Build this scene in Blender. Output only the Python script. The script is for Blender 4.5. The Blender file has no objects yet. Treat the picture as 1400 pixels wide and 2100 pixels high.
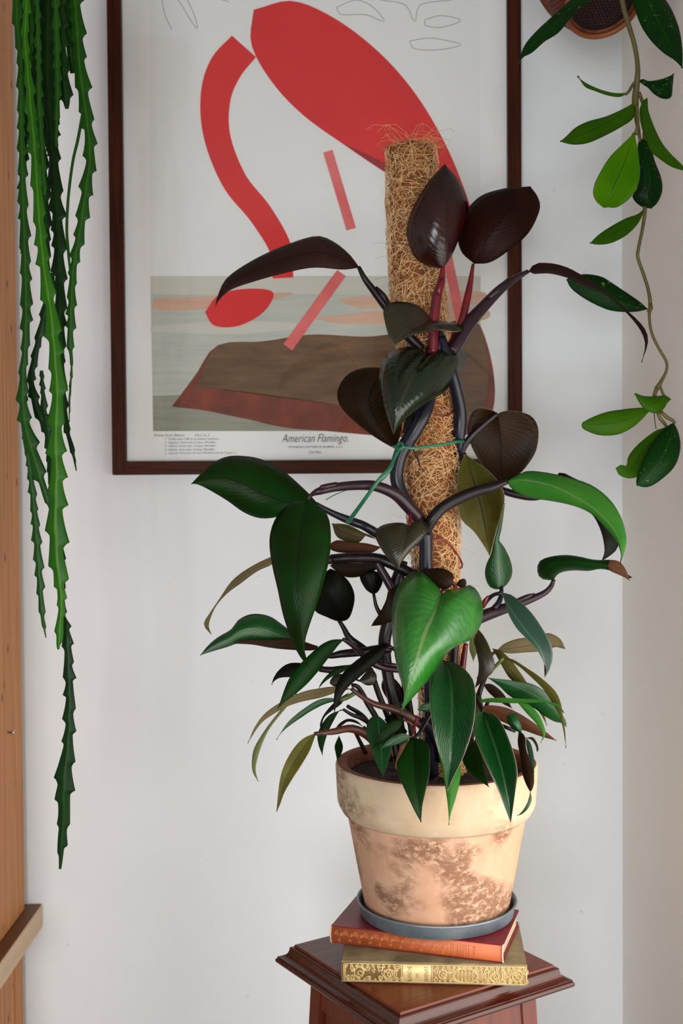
import bpy, bmesh, math, random
import numpy as np
from mathutils import Vector, Matrix
random.seed(7); rng = np.random.RandomState(7)
PI = math.pi
scene = bpy.context.scene
COL = scene.collection

# ------------------------------------------------------------------ camera
F = 2400.0; ZC = 1.42
pitch = math.radians(1.43); rollr = math.radians(0.4)
fw = Vector((0, math.cos(pitch), -math.sin(pitch))); up0 = Vector((0, math.sin(pitch), math.cos(pitch))); ri0 = Vector((1, 0, 0))
ri = ri0 * math.cos(rollr) - up0 * math.sin(rollr)
up = ri0 * math.sin(rollr) + up0 * math.cos(rollr)
CAM = Vector((0, 0, ZC))
cd = bpy.data.cameras.new('camera'); cam = bpy.data.objects.new('camera', cd); COL.objects.link(cam)
m = Matrix((ri, up, -fw)).transposed().to_4x4(); m.translation = CAM
cam.matrix_world = m
cd.sensor_width = 36; cd.sensor_fit = 'AUTO'; cd.lens = F / 2100 * 36; cd.clip_start = 0.05
cd.dof.use_dof = True; cd.dof.focus_distance = 1.24; cd.dof.aperture_fstop = 9.0
scene.camera = cam

# ------------------------------------------------------------------ world and light
w = bpy.data.worlds.new('world'); scene.world = w; w.use_nodes = True
bg = w.node_tree.nodes['Background']; bg.inputs[0].default_value = (0.90, 0.94, 1.0, 1); bg.inputs[1].default_value = 1.5

def area(name, loc, target, sx, sy, power, color):
    l = bpy.data.lights.new(name, 'AREA'); l.shape = 'RECTANGLE'; l.size = sx; l.size_y = sy; l.energy = power; l.color = color
    o = bpy.data.objects.new(name, l); COL.objects.link(o); o.location = loc
    o.rotation_euler = (Vector(target) - Vector(loc)).to_track_quat('-Z', 'Y').to_euler(); return o
# daylight through the window opening in the right wall, and a softer window behind the camera on the left
area('window_daylight', (0.62, 0.86, 1.00), (-0.3, 1.62, 0.68), 0.85, 0.9, 6.5, (1.0, 0.93, 0.82)).data.spread = math.radians(140)
area('room_window_daylight', (-0.45, -2.2, 1.02), (-0.40, 1.7, 1.10), 1.1, 0.95, 53.0, (0.91, 0.95, 1.0)).data.spread = math.radians(165)
vs = scene.view_settings; vs.view_transform = 'Standard'; vs.look = 'None'; vs.gamma = 1; vs.use_curve_mapping = False; vs.exposure = 0.0

# ------------------------------------------------------------------ helpers
def lin(c):
    c = c / 255.0
    return c / 12.92 if c <= 0.04045 else ((c + 0.055) / 1.055) ** 2.4
def rgb(r, g, b): return (lin(r), lin(g), lin(b), 1)
def P(px, py, d):
    v = ri * ((px - 700) / F) + up * ((1050 - py) / F) + fw
    return CAM + v * (d / v.y)
def props(o, label=None, cat=None, group=None, kind=None):
    if label: o['label'] = label
    if cat: o['category'] = cat
    if group: o['group'] = group
    if kind: o['kind'] = kind
    return o
def empty(name, loc, label, cat, rotz=0, group=None):
    o = bpy.data.objects.new(name, None); COL.objects.link(o); o.location = loc; o.rotation_euler = (0, 0, rotz); o.empty_display_size = .02
    o['_m'] = 0; del o['_m']
    return props(o, label, cat, group)
def obj(name, verts, faces, mats, parent=None, smooth=True, midx=None, uvs=None, world=True):
    me = bpy.data.meshes.new(name); me.from_pydata([tuple(v) for v in verts], [], [tuple(f) for f in faces])
    for mt in (mats if isinstance(mats, (list, tuple)) else [mats]): me.materials.append(mt)
    if midx is not None: me.polygons.foreach_set('material_index', midx)
    if smooth: me.polygons.foreach_set('use_smooth', [True] * len(me.polygons))
    if uvs is not None:
        ul = me.uv_layers.new(name='UVMap'); li = np.empty(len(me.loops), dtype=np.int32); me.loops.foreach_get('vertex_index', li)
        ul.data.foreach_set('uv', np.asarray(uvs, dtype=np.float32)[li].ravel())
    me.update()
    o = bpy.data.objects.new(name, me); COL.objects.link(o)
    if parent is not None:
        o.parent = parent
        if world:
            top = Matrix.Translation(root_loc(parent)) @ Matrix.Rotation(root_rot(parent), 4, 'Z')
            me.transform(top.inverted())
    return o
def root_loc(o):
    while o.parent: o = o.parent
    return o.location.copy() if o.type == 'EMPTY' else Vector((0, 0, 0))
def root_rot(o):
    while o.parent: o = o.parent
    return o.rotation_euler.z if o.type == 'EMPTY' else 0.0
def from_bm(name, bm, mats, parent=None, smooth=False, world=True):
    me = bpy.data.meshes.new(name); bm.to_mesh(me); bm.free()
    for mt in (mats if isinstance(mats, (list, tuple)) else [mats]): me.materials.append(mt)
    if smooth: me.polygons.foreach_set('use_smooth', [True] * len(me.polygons))
    o = bpy.data.objects.new(name, me); COL.objects.link(o)
    if parent is not None:
        o.parent = parent
        if world:
            top = Matrix.Translation(root_loc(parent)) @ Matrix.Rotation(root_rot(parent), 4, 'Z')
            me.transform(top.inverted())
    return o
def box(name, x0, x1, y0, y1, z0, z1, mat, parent=None, bev=0.0, world=False, segs=2):
    bm = bmesh.new(); bmesh.ops.create_cube(bm, size=1)
    for v in bm.verts: v.co = Vector(((x0 + x1) / 2 + v.co.x * (x1 - x0), (y0 + y1) / 2 + v.co.y * (y1 - y0), (z0 + z1) / 2 + v.co.z * (z1 - z0)))
    if bev: bmesh.ops.bevel(bm, geom=list(bm.edges), offset=bev, segments=segs, affect='EDGES')
    return from_bm(name, bm, mat, parent, world=world)
def crom(pts, n):
    """Catmull-Rom through pts (k,dim) resampled to n points at equal arc length (measured on the first two columns)."""
    p = np.asarray(pts, dtype=float)
    if len(p) < 2: return np.repeat(p, n, 0)
    q = np.vstack([2 * p[0] - p[1], p, 2 * p[-1] - p[-2]]); out = []
    for i in range(1, len(q) - 2):
        p0, p1, p2, p3 = q[i - 1], q[i], q[i + 1], q[i + 2]
        for t in np.linspace(0, 1, 12, endpoint=False):
            out.append(.5 * ((2 * p1) + (-p0 + p2) * t + (2 * p0 - 5 * p1 + 4 * p2 - p3) * t * t + (-p0 + 3 * p1 - 3 * p2 + p3) * t ** 3))
    out.append(p[-1]); out = np.array(out)
    s = np.concatenate([[0], np.cumsum(np.hypot(*np.diff(out[:, :2], axis=0).T))])
    if s[-1] <= 0: return np.repeat(p[:1], n, 0)
    tt = np.linspace(0, s[-1], n)
    return np.stack([np.interp(tt, s, out[:, k]) for k in range(out.shape[1])], 1)
def pts(s): return [tuple(float(a) for a in q.split(',')) for q in s.split()]
def lathe(name, prof, mat, center, parent=None, seg=72, smooth=True, mat_fn=None, world=True):
    vs_, fs = [], []
    for (r, z) in prof:
        for k in range(seg):
            a = 2 * PI * k / seg; vs_.append((center[0] + r * math.cos(a), center[1] + r * math.sin(a), center[2] + z))
    for i in range(len(prof) - 1):
        for k in range(seg):
            k2 = (k + 1) % seg; fs.append((i * seg + k, i * seg + k2, (i + 1) * seg + k2, (i + 1) * seg + k))
    return obj(name, vs_, fs, mat, parent, smooth, world=world)
def tube_geo(P3, R, sides=10, cap=True, flat=1.0):
    n = len(P3); vs_, fs = [], []; prev = None
    for i in range(n):
        t = (P3[min(i + 1, n - 1)] - P3[max(i - 1, 0)]).normalized()
        if prev is None:
            a = Vector((0, 1, 0)) if abs(t.y) < .9 else Vector((1, 0, 0)); prev = t.cross(a).normalized()
        u = (prev - t * prev.dot(t)).normalized(); prev = u; v = t.cross(u)
        for k in range(sides):
            a = 2 * PI * k / sides; vs_.append(P3[i] + (u * math.cos(a) + v * math.sin(a) * flat) * R[i])
    for i in range(n - 1):
        for k in range(sides):
            k2 = (k + 1) % sides; fs.append((i * sides + k, i * sides + k2, (i + 1) * sides + k2, (i + 1) * sides + k))
    if cap: fs.append(tuple(range(sides))[::-1]); fs.append(tuple((n - 1) * sides + k for k in range(sides)))
    return vs_, fs
def tube(name, path, mat, parent=None, D=1.35, sides=10, step=6, nodes=0, flat=1.0):
    """path: 'px,py,depth offset in cm,radius px' stations."""
    c = np.array(pts(path)); L = np.hypot(*np.diff(c[:, :2], axis=0).T).sum(); n = max(6, int(L / step)); q = crom(c, n)
    P3 = [P(a[0], a[1], D + a[2] / 100) for a in q]; R = [max(.3, a[3]) * (D + a[2] / 100) / F for a in q]
    vs_, fs = tube_geo(P3, R, sides, flat=flat)
    return obj(name, vs_, fs, mat, parent)

# ------------------------------------------------------------------ materials
def newmat(name):
    mt = bpy.data.materials.new(name); mt.use_nodes = True; nt = mt.node_tree; return mt, nt, nt.nodes['Principled BSDF']
def N(nt, t, **kw):
    n = nt.nodes.new(t)
    for k, v in kw.items():
        if k.startswith('i_'): n.inputs[k[2:].replace('_', ' ')].default_value = v
        else: setattr(n, k, v)
    return n
def noise(nt, scale, detail=4, rough=.55, vec=None, stretch=None, kind='Object'):
    n = N(nt, 'ShaderNodeTexNoise'); n.inputs['Scale'].default_value = scale; n.inputs['Detail'].default_value = detail; n.inputs['Roughness'].default_value = rough
    tc = N(nt, 'ShaderNodeTexCoord'); src = tc.outputs[kind]
    if stretch:
        mp = N(nt, 'ShaderNodeMapping'); mp.inputs['Scale'].default_value = stretch; nt.links.new(src, mp.inputs[0]); src = mp.outputs[0]
    nt.links.new(src, n.inputs['Vector']); return n.outputs['Fac']
def ramp(nt, fac, stops):
    r = N(nt, 'ShaderNodeValToRGB'); cr = r.color_ramp
    while len(cr.elements) < len(stops): cr.elements.new(.5)
    for e, (p, c) in zip(cr.elements, stops): e.position = p; e.color = c
    nt.links.new(fac, r.inputs[0]); return r.outputs[0]
def mix(nt, fac, a, b, mode='MIX'):
    n = N(nt, 'ShaderNodeMix', data_type='RGBA', blend_type=mode)
    for s, v in ((n.inputs[0], fac), (n.inputs[6], a), (n.inputs[7], b)):
        if isinstance(v, (tuple, float, int)): s.default_value = v
        else: nt.links.new(v, s)
    return n.outputs[2]
def mth(nt, op, a, b=None, c=None):
    n = N(nt, 'ShaderNodeMath', operation=op)
    for s, v in zip(n.inputs, (a, b, c)):
        if v is None: continue
        if isinstance(v, (float, int)): s.default_value = v
        else: nt.links.new(v, s)
    return n.outputs[0]
def bump(nt, bsdf, h, strength, dist=.001):
    b = N(nt, 'ShaderNodeBump'); b.inputs['Strength'].default_value = strength; b.inputs['Distance'].default_value = dist
    nt.links.new(h, b.inputs['Height']); nt.links.new(b.outputs[0], bsdf.inputs['Normal'])
def simple(name, c, rough=.5, metal=0, spec=.5, var=None, scale=20, stretch=None, bumps=0, bdist=.001, bscale=None, coat=0):
    mt, nt, b = newmat(name); b.inputs['Roughness'].default_value = rough; b.inputs['Metallic'].default_value = metal
    b.inputs['Specular IOR Level'].default_value = spec; b.inputs['Coat Weight'].default_value = coat; b.inputs['Coat Roughness'].default_value = .15
    if var:
        f = noise(nt, scale, 5, .6, stretch=stretch); nt.links.new(ramp(nt, f, [(.3, c), (.7, var)]), b.inputs['Base Color'])
    else: b.inputs['Base Color'].default_value = c
    if bumps: bump(nt, b, noise(nt, bscale or scale, 6, .6, stretch=stretch), bumps, bdist)
    return mt
def wood(name, dark, light, rough=.5, grain=(40, 40, 2.5), coat=0, knots=False, spec=.5):
    mt, nt, b = newmat(name); b.inputs['Roughness'].default_value = rough; b.inputs['Coat Weight'].default_value = coat; b.inputs['Coat Roughness'].default_value = .12
    b.inputs['Specular IOR Level'].default_value = spec
    f1 = noise(nt, 1.0, 6, .65, stretch=grain); f2 = noise(nt, 5, 3, .5)
    c = ramp(nt, f1, [(.3, dark), (.7, light)])
    c = mix(nt, mth(nt, 'MULTIPLY', f2, .5), c, dark)
    if knots:
        v = N(nt, 'ShaderNodeTexVoronoi'); v.inputs['Scale'].default_value = 1.0
        tc = N(nt, 'ShaderNodeTexCoord'); mp = N(nt, 'ShaderNodeMapping'); mp.inputs['Scale'].default_value = (34, 34, 15); nt.links.new(tc.outputs['Object'], mp.inputs[0]); nt.links.new(mp.outputs[0], v.inputs['Vector'])
        k = ramp(nt, v.outputs['Distance'], [(.05, (1, 1, 1, 1)), (.14, (0, 0, 0, 1))]); c = mix(nt, k, c, rgb(60, 30, 15))
    nt.links.new(c, b.inputs['Base Color']); bump(nt, b, f1, .25, .0006); return mt

def leafmat(name, c1, c2, rib, *a_, **k_):
    def sc(c):
        y = .3 * c[0] + .6 * c[1] + .1 * c[2]
        return tuple(max(.0012, (y + (v - y) * 1.04) * .66) for v in c[:3]) + (1,)
    return leafmat_(name, sc(c1), sc(c2), sc(rib), *a_, **k_)
def leafmat_(name, c1, c2, rib, rough=.3, vein=.35, speck=None, spec=.5, trans=0.0, rib_w=.035, bmp=.24):
    mt, nt, b = newmat(name); b.inputs['Roughness'].default_value = rough; b.inputs['Specular IOR Level'].default_value = (spec * (1.5 if c1[1] > .07 else .9)) if rough < .33 else .09
    tc = N(nt, 'ShaderNodeTexCoord'); sp = N(nt, 'ShaderNodeSeparateXYZ'); nt.links.new(tc.outputs['UV'], sp.inputs[0])
    au = mth(nt, 'ABSOLUTE', mth(nt, 'SUBTRACT', sp.outputs[0], .5))
    n1 = noise(nt, 18, 4, .6); ph = mth(nt, 'SUBTRACT', mth(nt, 'MULTIPLY', sp.outputs[1], 17.0), mth(nt, 'MULTIPLY', au, 14.0))
    ph = mth(nt, 'ADD', ph, mth(nt, 'MULTIPLY', n1, 5.0)); wv = mth(nt, 'SINE', mth(nt, 'MULTIPLY', ph, 6.283))
    fine = mth(nt, 'SINE', mth(nt, 'MULTIPLY', ph, 31.0))
    c = ramp(nt, n1, [(.32, c1), (.68, c2)])
    vf = mth(nt, 'MULTIPLY', mth(nt, 'SMOOTH_MAX', mth(nt, 'SUBTRACT', wv, .6), 0.0, .1), vein)
    c = mix(nt, vf, c, rib)
    rb = N(nt, 'ShaderNodeMapRange', interpolation_type='SMOOTHSTEP'); rb.inputs['From Min'].default_value = rib_w; rb.inputs['From Max'].default_value = rib_w * .25
    nt.links.new(au, rb.inputs['Value']); c = mix(nt, mth(nt, 'MULTIPLY', rb.outputs[0], .8), c, rib)
    if speck:
        s = noise(nt, 260, 2, .5); c = mix(nt, ramp(nt, s, [(.68, (0, 0, 0, 1)), (.74, (1, 1, 1, 1))]), c, speck)
    nt.links.new(c, b.inputs['Base Color'])
    h = mth(nt, 'ADD', mth(nt, 'MULTIPLY', wv, .5), mth(nt, 'ADD', mth(nt, 'MULTIPLY', fine, .10), mth(nt, 'MULTIPLY', rb.outputs[0], 1.2)))
    bump(nt, b, h, bmp, .0006)
    if trans:
        t = N(nt, 'ShaderNodeBsdfTranslucent'); nt.links.new(c, t.inputs[0]); ms = N(nt, 'ShaderNodeMixShader'); ms.inputs[0].default_value = trans
        out = nt.nodes['Material Output']; nt.links.new(b.outputs[0], ms.inputs[1]); nt.links.new(t.outputs[0], ms.inputs[2]); nt.links.new(ms.outputs[0], out.inputs[0])
    return mt
LM = {
 'maroon': leafmat('leaf_maroon', rgb(58, 8, 8), rgb(34, 8, 6), rgb(22, 4, 5), .24, .15, rib_w=.02),
 'brownred': leafmat('leaf_brown_red', rgb(50, 16, 7), rgb(30, 13, 5), rgb(20, 5, 5), .4, .15, rib_w=.02),
 'taupe': leafmat('leaf_taupe', rgb(58, 34, 30), rgb(44, 24, 18), rgb(28, 12, 13), .42, .1),
 'brown': leafmat('leaf_brown', rgb(50, 30, 9), rgb(32, 21, 5), rgb(18, 7, 6), .4, .15),
 'olive': leafmat('leaf_olive_underside', rgb(104, 100, 44), rgb(70, 64, 20), rgb(30, 18, 10), .42, .2, trans=.15),
 'tan': leafmat('leaf_tan_underside', rgb(120, 106, 76), rgb(104, 92, 58), rgb(60, 42, 30), .45, .12, trans=.1),
 'palegreen': leafmat('leaf_pale_underside', rgb(128, 134, 84), rgb(110, 118, 70), rgb(86, 88, 50), .42, .1, trans=.15),
 'rust': leafmat('leaf_rust', rgb(104, 66, 42), rgb(80, 48, 28), rgb(54, 30, 18), .4, .3),
 'dark': leafmat('leaf_dark', rgb(14, 20, 7), rgb(20, 14, 7), rgb(8, 7, 5), .34, .15),
 'darkgreen': leafmat('leaf_dark_green', rgb(12, 58, 12), rgb(22, 40, 8), rgb(20, 34, 14), .34, .25),
 'greybrown': leafmat('leaf_grey_brown', rgb(46, 46, 18), rgb(38, 28, 12), rgb(64, 56, 34), .31, .4),
 'green': leafmat('leaf_green', rgb(14, 80, 26), rgb(8, 58, 20), rgb(60, 112, 60), .28, .35),
 'bright': leafmat('leaf_bright_green', rgb(46, 128, 34), rgb(28, 100, 30), rgb(120, 146, 84), .32, .3, rib_w=.03),
 'lime': leafmat('leaf_lime_green', rgb(70, 132, 46), rgb(48, 116, 40), rgb(120, 132, 92), .36, .25),
 'blue': leafmat('leaf_blue_green', rgb(48, 84, 66), rgb(40, 70, 54), rgb(84, 116, 84), .3, .35),
 'glossdark': leafmat('leaf_gloss_dark', rgb(20, 40, 18), rgb(24, 30, 14), rgb(54, 54, 32), .22, .5),
 'hoyadark': leafmat('hoya_dark', rgb(14, 62, 5), rgb(8, 44, 4), rgb(34, 86, 16), .34, .05, rgb(110, 130, 60), rib_w=.02),
 'hoya': leafmat('hoya_green', rgb(74, 124, 16), rgb(58, 104, 14), rgb(24, 64, 14), .36, .05, trans=.25, rib_w=.02),
 'hoyabright': leafmat('hoya_bright', rgb(116, 182, 8), rgb(84, 158, 6), rgb(40, 100, 12), .36, .05, trans=.35, rib_w=.02),
}
BACK = {'maroon': 'dark', 'brownred': 'dark', 'taupe': 'dark', 'brown': 'darkgreen', 'olive': 'green', 'tan': 'green', 'palegreen': 'green', 'rust': 'green', 'dark': 'brown',
        'darkgreen': 'brown', 'greybrown': 'brown', 'green': 'olive', 'bright': 'brown', 'lime': 'brown', 'blue': 'brown', 'glossdark': 'brown',
        'hoyadark': 'hoya', 'hoya': 'hoyadark', 'hoyabright': 'hoyadark'}
M_rim = simple('leaf_margin', rgb(150, 122, 108), .4)
M_rimg = simple('hoya_margin', rgb(40, 58, 20), .4)
M_stem = simple('stem_blue_black', rgb(14, 14, 24), .32, spec=.35, var=rgb(24, 22, 36), scale=60)
M_pet = simple('petiole_plum', rgb(44, 18, 28), .34, spec=.35, var=rgb(28, 13, 22), scale=50)
M_petd = simple('petiole_dark', rgb(24, 8, 10), .36, spec=.3, var=rgb(14, 6, 9), scale=50)
M_petr = simple('petiole_crimson', rgb(120, 14, 22), .28, var=rgb(74, 12, 24), scale=40)
M_peto = simple('petiole_russet', rgb(84, 42, 26), .4, var=rgb(54, 28, 20), scale=50)
M_petg = simple('petiole_green', rgb(76, 92, 40), .35)

def leaf(spec, mt, dep=(0, 0, 0), cup=.25, tilt=0.0, fold=0.0, mid=None, parent=None, D=1.35, wav=.0, name='leaf', label=None, rows=26, thick=.0006):
    """spec 'base; left edge points; right edge points; tip' as seen from the camera; dep = depth offsets (cm) of base, middle, tip."""
    b, l, r, t = [pts(x) for x in spec.split(';')]
    Lc = crom(b + l + t, rows); Rc = crom(b + r + t, rows)
    if mid: Mc = crom(b + pts(mid) + t, rows)
    else:
        Mc = (Lc + Rc) / 2; k = np.linspace(0, 1, rows)[:, None]
    tt = np.linspace(0, 1, rows)
    d0, d1, d2 = [x / 100 for x in dep]
    dm = d0 * (1 - tt) * (1 - 2 * tt) + 4 * d1 * tt * (1 - tt) + d2 * tt * (2 * tt - 1)
    S = np.linspace(-1, 1, 13); nc = len(S); V = []; UV = []
    ph = rng.rand() * 6
    for i in range(rows):
        for s in S:
            e = Lc[i] if s < 0 else Rc[i]; a = abs(s); q = Mc[i] + (e - Mc[i]) * a
            hw = np.hypot(*(e - Mc[i])) * D / F
            hw = max(hw, 1e-4)
            d = D + dm[i] + cup * a * a * hw - fold * a * hw + tilt * s * hw + wav * hw * a * a * math.sin(tt[i] * 11 + ph + (0 if s < 0 else 2))
            V.append(P(q[0], q[1], d)); UV.append(((s + 1) / 2, tt[i]))
    V = np.array([tuple(v) for v in V]); G = V.reshape(rows, nc, 3)
    du = np.gradient(G, axis=1); dv = np.gradient(G, axis=0); nn = np.cross(du, dv).reshape(-1, 3)
    ln = np.linalg.norm(nn, axis=1, keepdims=True); nn = nn / np.maximum(ln, 1e-9)
    view = V - np.array([0, 0, ZC]); flip = np.sign(np.sum(nn * view, 1).mean())   # make normals face the camera side
    nn = -nn * flip if flip != 0 else nn
    Bk = V - nn * thick; n = rows * nc
    vs_ = np.vstack([V, Bk]); fs = []; mi = []
    for i in range(rows - 1):
        for j in range(nc - 1):
            a, b_, c, d = i * nc + j, i * nc + j + 1, (i + 1) * nc + j + 1, (i + 1) * nc + j
            f = (a, b_, c, d) if flip < 0 else (a, d, c, b_)
            fs.append(f); mi.append(0); fs.append(tuple(x + n for x in f[::-1])); mi.append(1)
        for j in (0, nc - 1):
            a, d = i * nc + j, (i + 1) * nc + j; f = (a, d, d + n, a + n)
            fs.append(f if (j == 0) == (flip < 0) else f[::-1]); mi.append(2)
    o = obj(name, vs_, fs, [LM[mt], LM[BACK[mt]], M_rimg if mt.startswith('hoya') else M_rim], parent, True, mi, UV + UV)
    if label: o['label'] = label
    return o

# ------------------------------------------------------------------ room shell
def wallmat(name, c, var):
    mt, nt, b = newmat(name); b.inputs['Roughness'].default_value = .75; b.inputs['Specular IOR Level'].default_value = .25
    f = noise(nt, 3, 5, .6); c_ = ramp(nt, f, [(.35, c), (.7, var)])
    s = noise(nt, 70, 2, .5); c_ = mix(nt, ramp(nt, s, [(.77, (0, 0, 0, 1)), (.82, (.5, .5, .5, 1))]), c_, rgb(170, 165, 160))
    nt.links.new(c_, b.inputs['Base Color']); h = mth(nt, 'ADD', noise(nt, 8, 4, .5), mth(nt, 'MULTIPLY', noise(nt, 220, 3, .6), .12)); bump(nt, b, h, .25, .004); return mt
M_wall = wallmat('white_plaster', rgb(240, 242, 243), rgb(235, 237, 238))
WX = 0.427; WY = 1.78
S = lambda o: props(o, kind='structure')
S(box('wall_back', -2.2, WX + .3, WY, WY + .12, 0, 2.5, M_wall))
# right wall with a window opening nearer the camera, beyond the frame's right edge
y0, y1, z0, z1 = 0.36, 1.34, 0.52, 1.50
bm = bmesh.new()
def addbox(bm, a, b):
    r = bmesh.ops.create_cube(bm, size=1)['verts']
    for v in r: v.co = Vector([(a[i] + b[i]) / 2 + v.co[i] * (b[i] - a[i]) for i in range(3)])
addbox(bm, (WX, -2.0, 0), (WX + .14, y0, 2.5)); addbox(bm, (WX, y1, 0), (WX + .14, WY, 2.5))
addbox(bm, (WX, y0, 0), (WX + .14, y1, z0)); addbox(bm, (WX, y0, z1), (WX + .14, y1, 2.5))
M_wallr = wallmat('cream_plaster', rgb(250, 246, 239), rgb(247, 242, 234))
S(from_bm('wall_right', bm, M_wallr))
# the rest of the room: a plain wall on the left, and behind the camera a wall with a second window
M_wall2 = wallmat('grey_plaster', rgb(205, 203, 198), rgb(200, 198, 192))
S(box('wall_left', -2.32, -2.2, -2.12, WY + .12, 0, 2.5, M_wall))
bm = bmesh.new(); fx0, fx1, fz0, fz1 = -1.02, .12, .52, 1.52
addbox(bm, (-2.2, -2.12, 0), (fx0, -2.0, 2.5)); addbox(bm, (fx1, -2.12, 0), (WX + .14, -2.0, 2.5))
addbox(bm, (fx0, -2.12, 0), (fx1, -2.0, fz0)); addbox(bm, (fx0, -2.12, fz1), (fx1, -2.0, 2.5))
S(from_bm('wall_front', bm, M_wall2))
M_wpaint = simple('white_gloss_paint', rgb(225, 225, 220), .3)
bm = bmesh.new()
for a, b in (((WX + .02, y0, z0), (WX + .07, y0 + .04, z1)), ((WX + .02, y1 - .04, z0), (WX + .07, y1, z1)), ((WX + .02, y0 + .04, z0), (WX + .07, y1 - .04, z0 + .04)), ((WX + .02, y0 + .04, z1 - .04), (WX + .07, y1 - .04, z1))): addbox(bm, a, b)
S(from_bm('window_1', bm, M_wpaint))
bm = bmesh.new()
for a, b in (((fx0, -2.09, fz0), (fx0 + .05, -2.03, fz1)), ((fx1 - .05, -2.09, fz0), (fx1, -2.03, fz1)), ((fx0 + .05, -2.09, fz0), (fx1 - .05, -2.03, fz0 + .05)), ((fx0 + .05, -2.09, fz1 - .05), (fx1 - .05, -2.03, fz1)), (((fx0 + fx1) / 2 - .02, -2.09, fz0 + .05), ((fx0 + fx1) / 2 + .02, -2.03, fz1 - .05))): addbox(bm, a, b)
S(from_bm('window_2', bm, M_wpaint))
M_floor = wood('floor_oak', rgb(84, 74, 60), rgb(122, 112, 94), .5, (2.5, 40, 40))
S(box('floor', -2.2, WX + .3, -2.12, WY + .12, -.05, 0, M_floor))
S(box('ceiling', -2.2, WX + .3, -2.12, WY + .12, 2.5, 2.55, M_wall2))

# ------------------------------------------------------------------ wooden cabinet at the left
M_pine = wood('aged_pine', rgb(172, 104, 52), rgb(220, 156, 96), .55, (110, 110, 4), knots=True, spec=.3)
M_pine2 = wood('aged_pine_dark', rgb(92, 56, 30), rgb(132, 84, 46), .45, (3, 3, 60), spec=.3)
M_pine3 = wood('pale_pine', rgb(206, 174, 138), rgb(228, 200, 166), .5, (40, 2.5, 40), spec=.3)
M_steel = simple('screw_steel', rgb(190, 190, 188), .3, 1)
cab = empty('pine_cabinet', (-.70, 1.5, 0), 'old orange pine cabinet standing against the wall at the left edge, seen by its side', 'cabinet')
SX = -.483
box('side_panel', -.53 + .70, SX + .70, 1.50 - 1.5, 1.755 - 1.5, .778, 2.2, M_pine, cab, .0015)
box('back_panel', -1.0 + .70, -.531 + .70, 1.74 - 1.5, 1.76 - 1.5, .10, 2.2, M_pine2, cab)
box('ledge', -1.02 + .70, SX + .0205 + .70, 1.46 - 1.5, 1.777 - 1.5, .742, .7775, [M_pine3], cab, .001)
box('ledge_top', -1.02 + .70, SX + .0195 + .70, 1.461 - 1.5, 1.776 - 1.5, .7776, .7784, M_pine2, cab)
box('lower_panel', -.53 + .70, SX - .007 + .70, 1.49 - 1.5, 1.72 - 1.5, .0, .7415, M_pine, cab, .001)
box('corner_stile', -.53 + .70, SX - .0055 + .70, 1.7205 - 1.5, 1.76 - 1.5, .0, .7415, M_pine, cab, .0015)
box('cabinet_top', -1.0 + .70, SX + .70, 1.50 - 1.5, 1.76 - 1.5, 2.2005, 2.225, M_pine, cab, .002)
# a screw driven half way into the side panel
sp = P(22, 1502, 1.68); sx = SX
vs_, fs = tube_geo([Vector((sx - .002, sp.y, sp.z)), Vector((sx + .006, sp.y, sp.z)), Vector((sx + .0062, sp.y, sp.z)), Vector((sx + .0080, sp.y, sp.z)), Vector((sx + .009, sp.y, sp.z))], [.0013, .0013, .0034, .0034, .0022], 12)
props(obj('screw', vs_, fs, M_steel, cab), 'steel screw half driven into the side panel')
bpy.data.objects['screw'].parent = bpy.data.objects['side_panel']

# ------------------------------------------------------------------ framed print
M_frame = wood('walnut_frame', rgb(30, 9, 2), rgb(92, 40, 12), .5, (320, 320, 9), spec=.12)
M_frameh = wood('walnut_frame_rail', rgb(30, 9, 2), rgb(92, 40, 12), .5, (9, 320, 320), spec=.12)
X0, X1 = -.3435, .2720; Z0 = 1.4340; Z1 = 2.31; FW = .0203
fy0, fy1 = 1.757, 1.779
fr = empty('framed_print', ((X0 + X1) / 2, 1.775, Z0), 'large red, pink and brown print in a slim dark walnut frame on the wall', 'picture')
def fbox(name, x0, x1, z0, z1, ya, yb, mt, bev=.0008):
    bm = bmesh.new(); addbox(bm, (x0, ya, z0), (x1, yb, z1))
    if bev: bmesh.ops.bevel(bm, geom=list(bm.edges), offset=bev, segments=2, affect='EDGES')
    return from_bm(name, bm, mt, fr)
fbox('frame_stile', X0, X0 + FW, Z0, Z1, fy0, fy1, M_frame); fbox('frame_stile', X1 - FW, X1, Z0, Z1, fy0, fy1, M_frame)
fbox('frame_rail', X0 + FW, X1 - FW, Z0, Z0 + FW, fy0 + .0002, fy1, M_frameh); fbox('frame_rail', X0 + FW, X1 - FW, Z1 - FW, Z1, fy0 + .0002, fy1, M_frameh)
M_paper = simple('print_paper', rgb(244, 243, 240), .7, var=rgb(241, 240, 237), scale=6)
AY = 1.770
fbox('paper_sheet', X0 + .01, X1 - .01, Z0 + .01, Z1 - .01, AY, AY + .004, M_paper, 0)
mg, nt, b = newmat('picture_glass')
tr = N(nt, 'ShaderNodeBsdfTransparent'); gl = N(nt, 'ShaderNodeBsdfGlossy'); gl.inputs['Roughness'].default_value = .03
fz = N(nt, 'ShaderNodeFresnel'); fz.inputs['IOR'].default_value = 1.5; ms = N(nt, 'ShaderNodeMixShader')
ge = N(nt, 'ShaderNodeNewGeometry'); nt.links.new(mth(nt, 'MULTIPLY', fz.outputs[0], mth(nt, 'SUBTRACT', 1.0, ge.outputs['Backfacing'])), ms.inputs[0]); nt.links.new(tr.outputs[0], ms.inputs[1]); nt.links.new(gl.outputs[0], ms.inputs[2]); nt.links.new(ms.outputs[0], nt.nodes['Material Output'].inputs[0])
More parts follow.
